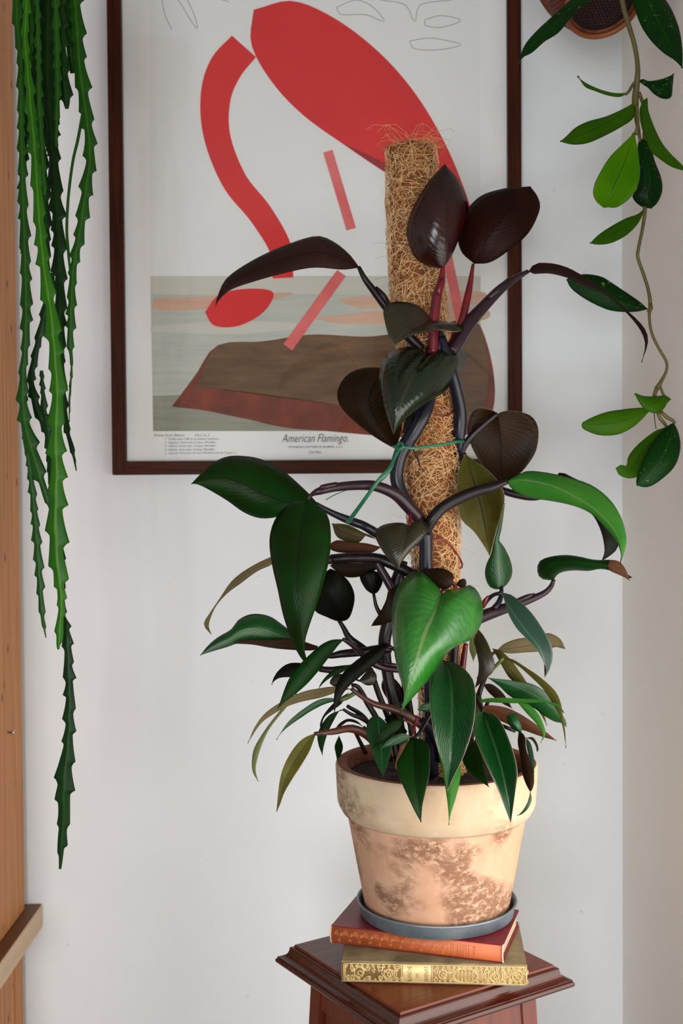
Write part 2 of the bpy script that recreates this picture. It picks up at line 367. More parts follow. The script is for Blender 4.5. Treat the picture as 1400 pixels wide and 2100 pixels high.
fbox('glass_pane', X0 + FW - .001, X1 - FW + .001, Z0 + FW - .001, Z1 - FW + .001, 1.7645, 1.7660, mg, 0)
# the printed picture: plain flat shapes in the print's colours
def pigment(name, c, v, sc=12, st=None): return simple(name, c, .7, var=v, scale=sc, stretch=st)
A_sky = pigment('print_sky', rgb(234, 234, 231), rgb(239, 239, 236), 4)
A_mist = pigment('print_mist', rgb(200, 200, 190), rgb(212, 206, 192), 6, (1, 1, 8))
A_sea = pigment('print_sea', rgb(178, 184, 176), rgb(200, 200, 186), 10, (1, 1, 9))
A_sea2 = pigment('print_sea_low', rgb(136, 138, 122), rgb(158, 158, 140), 10, (1, 1, 9))
A_band = pigment('print_band', rgb(208, 160, 136), rgb(216, 180, 156), 10, (1, 1, 9))
A_red = pigment('print_red', rgb(226, 38, 38), rgb(214, 28, 30), 9)
A_reddk = pigment('print_deep_red', rgb(150, 22, 26), rgb(168, 28, 30), 9)
A_pink = pigment('print_pink', rgb(232, 120, 116), rgb(220, 92, 90), 30)
A_rock = pigment('print_brown', rgb(120, 88, 56), rgb(86, 60, 38), 14, (1, 1, 5))
A_rust = pigment('print_rust', rgb(140, 62, 36), rgb(96, 42, 26), 26)
A_line = simple('print_pencil', rgb(168, 168, 168), .8)
A_ink = simple('print_ink', rgb(70, 70, 72), .8)
pic_v, pic_f, pic_m, pic_mats = [], [], [], []
def shape(s, mt, layer, curve=True, n=70):
    p = pts(s); q = crom(p + [p[0]], n)[:-1] if curve else p
    y = AY - .00012 * layer; base = len(pic_v)
    bm = bmesh.new(); vv = [bm.verts.new(P(a[0], a[1], y)) for a in q]; f = bm.faces.new(vv); bmesh.ops.triangulate(bm, faces=[f])
    bm.verts.index_update()
    if mt not in pic_mats: pic_mats.append(mt)
    for v in bm.verts: pic_v.append(v.co.copy())
    for f in bm.faces:
        ids = [v.index + base for v in f.verts]
        if f.normal.y > 0: ids.reverse()
        pic_f.append(ids); pic_m.append(pic_mats.index(mt))
    bm.free()
def stroke(s, wpx, mt, layer, n=40):
    c = crom(pts(s), n); g = np.gradient(c[:, :2], axis=0); g /= np.linalg.norm(g, axis=1, keepdims=True) + 1e-9; nr = np.stack([-g[:, 1], g[:, 0]], 1)
    wv = wpx if c.shape[1] == 2 else None; y = AY - .00012 * layer; base = len(pic_v)
    if mt not in pic_mats: pic_mats.append(mt)
    for i in range(n):
        h = (wpx if wv is not None else c[i, 2]) / 2
        for sgn in (1, -1): q = c[i, :2] + nr[i] * h * sgn; pic_v.append(P(q[0], q[1], y))
    for i in range(n - 1):
        ids = [base + 2 * i, base + 2 * i + 1, base + 2 * i + 3, base + 2 * i + 2]
        a, b2, c2 = (pic_v[k] for k in ids[:3])
        if (b2 - a).cross(c2 - a).y > 0: ids.reverse()
        pic_f.append(ids); pic_m.append(pic_mats.index(mt))
shape('306,-180 983,-180 985,570 308,570', A_sky, 1, False)
shape('308,566 985,566 985,884 314,884', A_sea, 2, False)
shape('308,566 985,566 985,604 309,604', A_mist, 3, False)
shape('316,613 420,608 600,600 520,622 380,636 316,634', A_band, 4)
shape('690,612 850,600 985,598 985,622 860,628 740,632', A_band, 4)
shape('640,652 800,636 985,632 985,658 820,664 700,664', A_band, 4)
shape('318,668 480,658 640,668 500,684 318,680', A_mist, 4)
shape('313,812 500,806 700,830 985,836 985,884 314,884', A_sea2, 4, False)
shape('352,834 400,770 446,708 540,700 640,686 760,690 880,672 985,668 985,882 640,882 500,858 420,842', A_rust, 5)
shape('402,792 446,710 540,702 640,688 760,692 880,674 984,670 984,850 820,846 660,826 520,806', A_rock, 6)
# plain red leaf form, a separate half ring and a few straight bars
shape('520,20 600,2 690,40 780,110 850,190 905,280 945,370 962,440 890,410 800,360 710,300 620,235 555,165 515,90', A_red, 7)
shape('700,292 780,330 860,372 925,408 890,410 800,360', A_reddk, 8)
stroke('500,95,66 462,140,70 442,200,62 445,280,54 480,370,52 535,440,50 575,510,46 580,570,42', 0, A_red, 9, 60)
shape('420,640 450,604 510,592 560,600 540,640 490,668 440,668', A_red, 9)
stroke('672,310,20 720,470,20', 0, A_pink, 9, 30)
stroke('700,560,22 590,712,22', 0, A_pink, 9, 30)
stroke('905,470,20 945,660,20', 0, A_pink, 7, 30)
for s in ('330,-10 338,30 352,60', '350,-20 372,10 390,40 405,60 398,30 384,0', '690,15 730,0 765,15 788,45 750,30 700,30 690,15', '780,0 830,10 850,45 862,10 925,0', '872,40 905,32 945,42 905,56 872,52 872,40', '840,84 880,78 920,84 945,92 900,102 850,100 840,84', '425,-10 470,4'):
    stroke(s, 1.6, A_line, 3, 30)
obj('printed_picture', pic_v, pic_f, pic_mats, bpy.data.objects['paper_sheet'], False, pic_m)
def text_mesh(name, body, mat, height=None, width=None, shear=0.0, parent=None, M=None, align='LEFT', world=True, extr=0.0):
    cu = bpy.data.curves.new(name, 'FONT'); cu.body = body; cu.shear = shear; cu.align_x = align; cu.resolution_u = 2; cu.extrude = extr; cu.offset = -.008
    o = bpy.data.objects.new(name, cu); COL.objects.link(o); bpy.context.view_layer.update()
    me = bpy.data.meshes.new_from_object(o); COL.objects.unlink(o); bpy.data.objects.remove(o)
    xs = [v.co.x for v in me.vertices]; ys = [v.co.y for v in me.vertices]; w0 = max(xs) - min(xs); h0 = max(ys) - min(ys)
    sy = height / h0; sx_ = (width / w0) if width else sy
    cx = (max(xs) + min(xs)) / 2 if align == 'CENTER' else min(xs); cy = min(ys)
    for v in me.vertices: v.co = Vector(((v.co.x - cx) * sx_, (v.co.y - cy) * sy, v.co.z * sy))
    me.materials.append(mat); me.transform(M); me.name = name
    o = bpy.data.objects.new(name, me); COL.objects.link(o)
    if parent:
        o.parent = parent
        if world: me.transform((Matrix.Translation(root_loc(parent)) @ Matrix.Rotation(root_rot(parent), 4, 'Z')).inverted())
    return o
def cap(body, px, py, hpx, wpx, shear=0.0, align='LEFT'):
    p = P(px, py, AY - .0012); k = AY / F
    Mx = Matrix.Translation(p) @ Matrix.Rotation(PI / 2, 4, 'X')
    text_mesh('caption', body, A_ink, hpx * k, wpx * k, shear, bpy.data.objects['paper_sheet'], Mx, align)
cap('American Flamingo.', 646, 912, 22, 136, .35, 'CENTER')
cap('PHOENICOPTERUS RUBER, Linn.', 648, 919, 4.5, 112, 0, 'CENTER')
cap('Old Male.', 646, 930, 5.5, 26, .2, 'CENTER')
cap('Drawn from Nature', 316, 895, 5, 62, .2)
cap('F.R.S. F.L.S.', 400, 895, 5, 30, .2)
for i, (t_, w_) in enumerate((('1.  Profile view of Bill at its greatest extension.', 112), ('2.  Superior, front view of upper Mandible.', 104), ('3.  Inferior, front view of upper Mandible.', 104), ('4.  Inferior, front view of lower Mandible.', 102), ('5.  Superior, front view of lower Mandible with the Tongue in.', 146))):
    cap(t_, 338, 903.5 + i * 7.2, 5.2, w_, .3)

# ------------------------------------------------------------------ pedestal
M_mahog = wood('mahogany', rgb(74, 24, 8), rgb(120, 50, 19), .34, (7, 160, 160), coat=.12, spec=.3)
M_mahogd = wood('mahogany_dark', rgb(46, 13, 5), rgb(80, 28, 11), .24, (7, 160, 160), coat=.25, spec=.3)
M_mahogv = wood('mahogany_upright', rgb(72, 23, 7), rgb(116, 46, 16), .36, (160, 160, 6), coat=.1)
ZT = .8765; RZ = math.radians(33.0); PC = (.0880, 1.3345)
ped = empty('plant_pedestal', (PC[0], PC[1], 0), 'square mahogany plant pedestal with moulded top edge and tapering panelled column', 'pedestal', RZ)
def sqlathe(name, prof, mat, parent=ped, cap_=True):
    v, f = [], []
    for h, z in prof:
        v += [(-h, -h, z), (h, -h, z), (h, h, z), (-h, h, z)]
    for i in range(len(prof) - 1):
        for k in range(4): f.append((i * 4 + k, (i + 1) * 4 + k, (i + 1) * 4 + (k + 1) % 4, i * 4 + (k + 1) % 4))
    if cap_: f.append((0, 1, 2, 3)); f.append(tuple((len(prof) - 1) * 4 + k for k in (3, 2, 1, 0)))
    return obj(name, v, f, mat, parent, False, world=False)
sqlathe('top_board', [(.1055, ZT), (.1062, ZT - .0006), (.1065, ZT - .003)], M_mahog)
mp = [(.1066, ZT - .003), (.1095, ZT - .0032), (.1105, ZT - .0040)]
for k in range(9): a = k / 8 * PI / 2; mp.append((.1105 + .010 * (1 - math.cos(a)), ZT - .0045 - .011 * math.sin(a)))
mp += [(.1215, ZT - .0165)]
for k in range(9): a = -PI / 2 + k / 8 * PI; mp.append((.1195 + .0035 * math.cos(a) + .0, ZT - .0205 - .0035 * math.sin(a)))
mp += [(.1150, ZT - .0245), (.1135, ZT - .0250)]
for k in range(6): a = k / 5 * PI / 2; mp.append((.1135 - .014 * math.sin(a), ZT - .0255 - .008 * (1 - math.cos(a))))
mp += [(.097, ZT - .034), (.097, ZT - .038)]
sqlathe('moulded_edge', mp, M_mahogd)
zc_ = ZT - .038; hb = .128; ht = .0925
def at_h(z): return ht + (hb - ht) * (zc_ - z) / zc_
zb = .07
PW = .022
def post(sx_, sy_):
    v = []; 
    for z in (zb, zc_):
        h = at_h(z)
        for (a, b2) in ((h, h), (h - PW, h), (h - PW, h - PW), (h, h - PW)): v.append((sx_ * a, sy_ * b2, z))
    f = [(0, 1, 2, 3), (7, 6, 5, 4)] + [(k, k + 4, (k + 1) % 4 + 4, (k + 1) % 4) for k in range(4)]
    bm = bmesh.new(); vv = [bm.verts.new(p) for p in v]
    for ff in f: bm.faces.new([vv[k] for k in ff])
    bmesh.ops.recalc_face_normals(bm, faces=bm.faces); bmesh.ops.bevel(bm, geom=list(bm.edges), offset=.001, segments=2, affect='EDGES')
    from_bm('post', bm, M_mahogv, ped, world=False)
for a in (-1, 1):
    for b2 in (-1, 1): post(a, b2)
def panel(k):
    R = Matrix.Rotation(k * PI / 2, 3, 'Z'); v = []
    for z in (zb, zc_):
        h = at_h(z) - .007; wq = at_h(z) - PW
        for (a, b2) in ((-wq, -h), (wq, -h), (wq, -h + .008), (-wq, -h + .008)): v.append(R @ Vector((a, b2, z)))
    f = [(0, 3, 2, 1), (4, 5, 6, 7)] + [(q, (q + 1) % 4, (q + 1) % 4 + 4, q + 4) for q in range(4)]
    obj('panel', v, f, M_mahogv, ped, False, world=False)
    v = []
    for z0_, z1_ in ((zc_ - .03, zc_),):
        for z in (z0_, z1_):
            h = at_h(z) - .002; wq = at_h(z) - PW
            for (a, b2) in ((-wq, -h), (wq, -h), (wq, -h + .010), (-wq, -h + .010)): v.append(R @ Vector((a, b2, z)))
    obj('rail', v, f, M_mahogv, ped, False, world=False)
for k in range(4): panel(k)
sqlathe('base', [(.128, .0715), (.134, .066), (.140, .060), (.146, .045), (.146, 0)], M_mahogd)

# ------------------------------------------------------------------ books
M_red = simple('red_cloth', rgb(128, 18, 24), .42, var=rgb(104, 14, 22), scale=30, bumps=.15, bscale=900, bdist=.0003)
M_orange = simple('orange_leather', rgb(176, 88, 42), .5, var=rgb(156, 72, 32), scale=40, bumps=.3, bscale=300, bdist=.0003)
M_gold1 = simple('stamped_relief', rgb(204, 124, 72), .4)
M_page = simple('aged_pages', rgb(196, 174, 150), .8, var=rgb(160, 136, 112), scale=1.5, stretch=(2, 2, 900), bumps=.3)
M_cover2 = simple('worn_olive_cloth', rgb(150, 132, 98), .7, var=rgb(92, 82, 56), scale=28, bumps=.4, bscale=200, bdist=.0005)
M_spine2 = simple('gilt_spine_ground', rgb(160, 130, 82), .5, var=rgb(126, 94, 56), scale=40)
M_gilt = simple('gilt', rgb(214, 190, 134), .42, metal=.2, var=rgb(196, 168, 108), scale=60)
M_worn = simple('worn_edge', rgb(206, 170, 160), .8)
def book(name, loc, rotz, Ln, W, H, label, m_cover, m_spine, m_under):
    b = empty(name, loc, label, 'book', rotz, 'old books under the plant pot')
    bt = .0022
    box('cover', 0, Ln, .003, W, H - bt, H, m_cover, b, .0006); box('cover', 0, Ln, .003, W, 0, bt, m_under, b, .0006)
    box('page_block', .003, Ln - .003, .004, W - .004, bt + .0001, H - bt - .0001, M_page, b, .0004)
    v, f = [], []; n = 12; sec = []
    for k in range(n + 1):
        a = PI * k / n; sec.append((.0042 - .0042 * math.sin(a) * 1.0, H / 2 - (H / 2) * math.cos(a) * 1.0))
    # shallow rounded spine shell
    sec = [(.0045 - .0045 * (math.sin(PI * k / n) ** .6), H * k / n) for k in range(n + 1)]
    for (y, z) in sec: v += [(0, y, z), (Ln, y, z)]
    k0 = len(v)
    for (y, z) in sec: v += [(0, y + .0012, z), (Ln, y + .0012, z)]
    for k in range(n):
        f.append((2 * k, 2 * k + 1, 2 * k + 3, 2 * k + 2)); f.append((k0 + 2 * k, k0 + 2 * k + 2, k0 + 2 * k + 3, k0 + 2 * k + 1))
        f.append((2 * k, 2 * k + 2, k0 + 2 * k + 2, k0 + 2 * k)); f.append((2 * k + 1, k0 + 2 * k + 1, k0 + 2 * k + 3, 2 * k + 3))
    obj('spine', v, f, m_spine, b, True, world=False)
    return b
def spine_y(z, H): return .0045 - .0045 * (max(0, math.sin(PI * min(max(z / H, 0.02), .98))) ** .6)
def relief(paths, H, b, mat, r, name='spine_ornament', flat=.5):
    V, Fc = [], []
    for p in paths:
        P3 = [Vector((x, spine_y(z, H) - .0001, z)) for x, z in p]
        v, f = tube_geo(P3, [r] * len(P3), 5); o = len(V); V += v; Fc += [tuple(i + o for i in ff) for ff in f]
    return obj(name, V, Fc, mat, b, True, world=False)
def spiral(cx, cz, R, turns, a0, sgn=1, n=22, e=1.0):
    return [(cx + R * (1 - .85 * k / n) * math.cos(a0 + sgn * turns * 2 * PI * k / n) * e, cz + R * (1 - .85 * k / n) * math.sin(a0 + sgn * turns * 2 * PI * k / n)) for k in range(n + 1)]
def circ(cx, cz, rx, rz, n=28, a0=0, a1=2 * PI): return [(cx + rx * math.cos(a0 + (a1 - a0) * k / n), cz + rz * math.sin(a0 + (a1 - a0) * k / n)) for k in range(n + 1)]
H1, H2 = .0200, .0232; ZB = ZT + .0004
b2_ = book('old_book', (-.0040, 1.2580, ZB), math.atan2(-.0150, .1998), .2005, .128, H2, 'thick worn book with gilt scrollwork spine lying on the pedestal under the orange-spined book', M_cover2, M_spine2, M_cover2)
pp = []
L2 = .2005; zc2 = H2 * .47
for (c, R, s) in ((.020, .0075, 1), (.052, .0085, -1), (.110, .0060, 1), (.166, .0078, -1), (.190, .0078, 1)):
    pp += [spiral(c, zc2, R, 1.6, .4, s), spiral(c, zc2, R + .0012, .6, 2.2, -s, 14), spiral(c + .0085, zc2 + .0055, .003, 1.3, 1, -s, 14), spiral(c + .0085, zc2 - .0055, .003, 1.3, -1, s, 14), spiral(c - .0085, zc2 - .005, .0032, 1.2, 2, -s, 14), spiral(c - .0085, zc2 + .005, .0032, 1.2, -2, s, 14)]
for i in range(34):
    x = .006 + i * .0058
    if .064 < x < .100: continue
    s = 1 if i % 2 else -1
    pp += [spiral(x, .0188, .0019, 1.2, 1.5 * s, s, 10), spiral(x + .002, .0040, .0019, 1.2, -1.5 * s, -s, 10)]
    if not .118 < x < .150: pp += [spiral(x + .001, zc2 + .004 * s, .0024, 1.0, i, -s, 10)]
for R in (0, .0012): pp.append(circ(.134, zc2, .0135 - R, .0088 - R))
pp.append(circ(.0525, zc2, .0058, .0052))
for i in range(5):
    for j in range(3):
        x = .1262 + i * .0039; z = zc2 - .0046 + j * .0046; pp.append([(x - .0012, z), (x, z + .0014), (x + .0012, z), (x, z - .0014), (x - .0012, z)])
for i in range(3): pp.append([(.0485 + i * .003, zc2 - .004), (.0525 + i * .003, zc2 + .004)]); pp.append([(.0485 + i * .003, zc2 + .004), (.0525 + i * .003, zc2 - .004)])
for z in (.0022, .0208): pp.append([(x, z) for x in np.linspace(.003, .198, 30)])
for x in (.003, .0045, .0655, .0985, .1990): pp.append([(x, z) for z in np.linspace(.0022, .0205, 8)])
props(relief(pp, H2, b2_, M_gilt, .00055), 'gilt stamped scrolls and medallion')
obj('title_panel', [(.067, spine_y(z, H2) - .0002, z) for z in np.linspace(.0025, .0205, 9)] + [(.0975, spine_y(z, H2) - .0002, z) for z in np.linspace(.0025, .0205, 9)], [(k, k + 9, k + 10, k + 1) for k in range(8)], M_gilt, b2_, True, world=False)
M_title = simple('title_stamp', rgb(110, 76, 44), .5)
for body, x, hgt, zlo, wd in (('BLANCHE', .0765, .0044, .0030, .0168), ('DE', .0838, .0026, .0080, .0046), ('SAVENAY', .0945, .0046, .0030, .0168)):
    Mx = Matrix.Translation((x, 0, zlo)) @ Matrix.Rotation(PI / 2, 4, 'X') @ Matrix.Rotation(PI / 2, 4, 'Z')
    o = text_mesh('title', body, M_title, hgt, wd, 0, b2_, Mx, 'LEFT', world=False)
    for v in o.data.vertices: v.co.y = spine_y(v.co.z, H2) - .00045
Z1b = ZB + H2 + .0004
b1_ = book('old_book', (-.0163, 1.3065, Z1b), math.atan2(-.0590, .186), .1955, .112, H1, 'slim red cloth book with stamped orange leather spine directly under the saucer', M_red, M_orange, M_red)
pp = []
for i in range(11):
    x = .008 + i * .0118; s = 1 if i % 2 else -1
    pp += [spiral(x, H1 * .66, .0026, 1.4, 1.2, 1, 12), spiral(x + .005, H1 * .62, .0018, 1.2, 3, -1, 10), [(x + .001, H1 * .50), (x + .004, H1 * .58), (x + .008, H1 * .74), (x + .010, H1 * .84)], [(x + .003, H1 * .46), (x + .006, H1 * .56), (x + .010, H1 * .70)]]
    pp += [spiral(x + .003, H1 * .30, .0022, 1.1, -1, s, 10)]
for x in (.136, .139, .147, .150, .156, .159): pp += [[(x, z) for z in np.linspace(.004, .0165, 7)]]
for i in range(4):
    for x in (.1415, .1535, .165): pp.append(circ(x, .005 + i * .0032, .0011, .0011, 8))
props(relief(pp, H1, b1_, M_gold1, .00026), 'stamped scroll pattern')
for (xa, xb) in ((.0, .0009), (.1946, .1956)):
    v, f = [], []
    for k in range(25):
        z = k / 24 * H1; j = .0006 * rng.rand(); y = spine_y(z, H1)
        v += [(xa - .0002 if xa < .1 else xa - j, y - .0003 - j * .3, z), (xb + j if xa < .1 else xb + .0003, y - .0003 - j * .3, z), (xb if xa < .1 else xb + .0003, y + .0022, z), (xa - .0002, y + .0022, z)]
    for k in range(24):
        for q in range(4): f.append((4 * k + q, 4 * k + (q + 1) % 4, 4 * k + 4 + (q + 1) % 4, 4 * k + 4 + q))
    f += [(0, 1, 2, 3), (99, 98, 97, 96)]
    obj('frayed_edge', v, f, M_worn, b1_, True, world=False)

# ------------------------------------------------------------------ saucer, pot, soil
PX, PY = .1075, 1.350
M_zinc, nt, bz = newmat('zinc'); bz.inputs['Metallic'].default_value = .55; bz.inputs['Roughness'].default_value = .45
f = noise(nt, 30, 5, .7); nt.links.new(ramp(nt, f, [(.3, rgb(104, 118, 128)), (.7, rgb(140, 152, 160))]), bz.inputs['Base Color'])
ZS = Z1b + H1 + .0003
lathe('saucer', [(0, .0002), (.084, 0), (.0885, .0010), (.0905, .0125), (.0925, .0150), (.0930, .0163), (.0920, .0172), (.0900, .0165), (.0880, .0120), (.0862, .0030), (.083, .0018), (0, .0018)], M_zinc, (PX, PY, ZS))
sau = bpy.data.objects['saucer']; props(sau, 'round blue-grey zinc saucer under the terracotta pot', 'saucer')
def terracotta(name, c1, c2, stain, st_lo, st_hi, bs):
    mt, nt, b = newmat(name); b.inputs['Roughness'].default_value = .85; b.inputs['Specular IOR Level'].default_value = .2
    f = noise(nt, 16, 6, .6); c = ramp(nt, f, [(.35, c1), (.65, c2)])
    s1 = noise(nt, 15, 3, .5, stretch=(1, 1, 1.3)); s2 = noise(nt, 110, 6, .75, stretch=(1, 1, 1.5))
    k = mth(nt, 'MULTIPLY', ramp(nt, s1, [(st_lo, (0, 0, 0, 1)), (st_hi, (1, 1, 1, 1))]), ramp(nt, s2, [(.42, (0, 0, 0, 1)), (.56, (1, 1, 1, 1))]))
    c = mix(nt, mth(nt, 'MULTIPLY', k, .75), c, stain); nt.links.new(c, b.inputs['Base Color'])
    h = mth(nt, 'ADD', mth(nt, 'MULTIPLY', noise(nt, 60, 5, .6), .5), mth(nt, 'MULTIPLY', k, -.6)); bump(nt, b, h, bs, .0015); return mt
M_tbody = terracotta('terracotta_body', rgb(194, 146, 116), rgb(204, 164, 136), rgb(112, 66, 42), .46, .58, .8)
M_trim_ = terracotta('terracotta_rim', rgb(188, 160, 130), rgb(204, 182, 154), rgb(130, 92, 60), .50, .64, .6)
M_tin = simple('terracotta_inside', rgb(150, 92, 62), .9, var=rgb(116, 66, 44), scale=60, bumps=.3)
ZP = ZS + .0022
pot = empty('terracotta_pot', (PX, PY, ZP), 'weathered terracotta pot with thick cream rim holding the climbing plant', 'pot')
ztop = 1.0975 - ZP; zr = ztop - .0600
lathe('body', [(0, 0), (.078, 0), (.0815, .0015), (.0830, .004), (.1035, zr + .001), (.1035, zr + .01), (.099, zr + .01), (.0985, zr), (.077, .010), (0, .010)], M_tbody, (PX, PY, ZP), pot)
lathe('rim', [(.1036, zr + .0010), (.1055, zr + .0006), (.1090, zr + .0040), (.1130, zr + .0110), (.1145, zr + .016), (.1165, ztop - .006), (.1163, ztop - .002), (.1148, ztop - .0003)], M_trim_, (PX, PY, ZP), pot)
lathe('rim_lip', [(.1148, ztop - .0003), (.1120, ztop), (.1060, ztop - .0007), (.1042, ztop - .0030), (.1030, ztop - .012), (.0992, zr + .005)], M_tin, (PX, PY, ZP), pot)
M_soil = simple('potting_soil', rgb(34, 22, 16), .95, var=rgb(58, 38, 26), scale=120, bumps=1, bscale=160, bdist=.003)
v, f_ = [], []; nr_, ns_ = 14, 48
for i in range(nr_ + 1):
    for k in range(ns_):
        a = 2 * PI * k / ns_; r_ = .1015 * i / nr_; v.append((PX + r_ * math.cos(a), PY + r_ * math.sin(a), ZP + ztop - .016 + (rng.rand() - .5) * .005 * (i < nr_)))
for i in range(nr_):
    for k in range(ns_): f_.append((i * ns_ + k, i * ns_ + (k + 1) % ns_, (i + 1) * ns_ + (k + 1) % ns_, (i + 1) * ns_ + k)[::-1])
props(obj('soil', v, f_, M_soil, None), 'dark crumbly potting soil inside the terracotta pot', 'soil', kind='stuff')

# ------------------------------------------------------------------ coir pole
M_coir = simple('coir_core', rgb(104, 58, 26), .95, var=rgb(150, 92, 46), scale=90, bumps=1, bscale=240, bdist=.002)
M_f1 = simple('coir_fibre_gold', rgb(236, 180, 118), .6); M_f2 = simple('coir_fibre_brown', rgb(186, 120, 64), .6); M_f3 = simple('coir_fibre_pale', rgb(250, 220, 170), .6)
pole_st = crom(np.array(pts('843,302,1,46 846,420,1,49 852,540,1,50 862,660,1,51 874,780,1,48 884,900,1,52 888,1000,1,54 890,1090,1,48 894,1180,1,42 902,1300,1,42 906,1450,1,42 908,1600,1,42')), 130)
PP = [P(a[0], a[1], 1.35 + a[2] / 100) for a in pole_st]; PR = [a[3] * 1.36 / F for a in pole_st]
base_p = PP[-1]
pole = empty('coir_pole', (base_p.x, base_p.y, base_p.z), 'shaggy brown coconut fibre pole rising from the pot behind the stems', 'plant support')
vs_, fs = tube_geo(PP, [r * .95 for r in PR], 40)
vv = []
for i, p in enumerate(vs_):
    c = PP[i // 40]; d = p - c; vv.append(c + d * (1 + .05 * math.sin(i * .7 + (i // 40) * .35) + .035 * rng.randn()))
obj('core', vv, fs, M_coir, pole)
V, Fc, MI = [], [], []
Larr = len(PP)
def on_pole(u, ang, off):
    x = min(max(u, 0), 1) * (Larr - 1); i = int(min(x, Larr - 2)); t = x - i
    c = PP[i].lerp(PP[i + 1], t); r = PR[i] * (1 - t) + PR[i + 1] * t
    ax = (PP[i + 1] - PP[i]).normalized(); e1 = ax.cross(Vector((0, 1, 0))).normalized(); e2 = ax.cross(e1)
    return c + (e1 * math.cos(ang) + e2 * math.sin(ang)) * (r + off)
def fibre(path, r, mi):
    v, f = tube_geo(path, [r] * len(path), 3, cap=False); o = len(V); V.extend(v); Fc.extend(tuple(i + o for i in ff) for ff in f); MI.extend([mi] * len(f))
NF = 7000
for k in range(NF):
    u = rng.rand(); ang = rng.rand() * 2 * PI; th = rng.rand() * 2 * PI; ln = .012 + .03 * rng.rand(); n = 7; path = []
    curl = rng.randn() * .55; off0 = .0008 + .0028 * rng.rand()
    for q in range(n):
        path.append(on_pole(u, ang, off0 + .0022 * math.sin(PI * q / (n - 1)) * rng.rand()))
        u += math.cos(th) * ln / n / .78; ang += math.sin(th) * ln / n / .028; th += curl * .45
        if u < 0 or u > 1: break
    if len(path) > 2: fibre(path, .00016 + .00020 * rng.rand(), rng.choice([0, 0, 0, 1, 2, 2]))
for k in range(150):          # stray hairs standing off the pole
    u = rng.rand() * .85; ang = rng.rand() * 2 * PI; p0 = on_pole(u, ang, 0); p1 = on_pole(u, ang, .01)
    d = (p1 - p0).normalized(); g = Vector(rng.randn(3)) * .6 + Vector((0, 0, .5 if u < .05 else 0)); path = [p0 + d * .018 * (.3 + rng.rand()) * t + g * .012 * t * t for t in (0, .3, .6, .85, 1)]
    fibre(path, .00014, rng.choice([0, 1]))
for k in range(26):           # tuft at the top
    a0 = rng.rand() * 2 * PI; p0 = PP[0] + Vector((math.cos(a0), math.sin(a0), 0)) * .024 * rng.rand(); q = Vector((rng.randn() * .02, rng.randn() * .02, .012 + .02 * rng.rand())); s_ = Vector((rng.randn() * .02, rng.randn() * .015, -.012))
    fibre([p0, p0 + q * .4, p0 + q * .8 + s_ * .2, p0 + q + s_ * .6, p0 + q * .95 + s_], .00022, 0)
for k in range(420):          # dark wads on the top face
    a0 = rng.rand() * 2 * PI; r0 = .026 * math.sqrt(rng.rand()); p0 = PP[0] + Vector((math.cos(a0) * r0, math.sin(a0) * r0, -.002)); th = rng.rand() * 6.28; pth = []
    for q in range(5): pth.append(p0.copy()); p0 = p0 + Vector((math.cos(th) * .004, math.sin(th) * .004, rng.rand() * .0012)); th += .5
    fibre(pth, .0003, rng.choice([0, 1, 1]))
props(obj('fibre', V, Fc, [M_f1, M_f2, M_f3], pole, True, MI), 'tangled golden brown coir fibres', kind='stuff')

# ------------------------------------------------------------------ philodendron
ph = empty('philodendron', (PX, PY, ZP + ztop - .02), 'climbing plant with glossy heart-shaped maroon and green leaves in the terracotta pot', 'plant')
def T(path, mat, name='petiole', **k): return tube(name, path, mat, ph, **k)
def LF(spec, mt, dep=(0, 0, 0), **k): return leaf(spec, mt, dep, parent=ph, **k)
# main stems
T('893,735,-3,11 884,800,-4,13 868,850,-5,15 845,892,-5,15 824,925,-5,15 814,960,-5,14 815,992,-5,14 832,1030,-5,14 857,1062,-5,14 871,1092,-5,14 873,1160,-4.5,14 876,1250,-4,14 880,1350,-3.5,14 884,1450,-3,14 886,1590,-2,14', M_stem, 'stem', sides=14)
T('905,690,-3,8 922,750,-3,12 936,805,-2,13 943,850,-1,14 940,900,-.5,13 935,950,1,12 930,1010,4,12 925,1100,5,12 920,1300,4,12 915,1590,2,12', M_stem, 'stem', sides=14)
T('826,1150,0,10 812,1200,0,14 800,1262,0,14 788,1318,0,13 796,1390,0,12 812,1460,0,13 830,1590,0,13', M_petd, 'stem', sides=12)
T('884,680,-1,9 880,720,-2,9 872,770,-3,9 850,830,-3.5,10 833,890,-4,9', M_petd, 'stem')
# top petioles
T('908,546,-3,4 905,575,-3,8 896,608,-3,10 890,660,-3,11 888,725,-3,11', M_petr); T('906,570,-3.4,2 901,590,-3.7,5 897,606,-3.6,2', M_petr, 'sheath')
T('970,541,-1,3 964,580,-1,6 957,615,-1.5,8 946,660,-2,8 925,710,-2.5,9', M_petr)
T('735,547,-6,4 748,572,-6,6 772,604,-5.5,8 800,640,-5,10 832,684,-4,11 862,716,-3,11', M_petd); T('771,588,-5.8,2 785,606,-5.8,6 800,632,-5.4,6', M_petd, 'sheath')
T('1083,556,-1,4 1055,572,-1,7 1025,594,-1.2,10 990,630,-1.5,12 960,664,-2,14 938,700,-2.5,14 925,722,-2.8,12', M_pet); T('1042,571,-1.6,2 1025,590,-2,6 1000,612,-2,5', M_pet, 'sheath')
T('905,668,-3,4 903,690,-3,5 900,720,-3,5', M_stem)
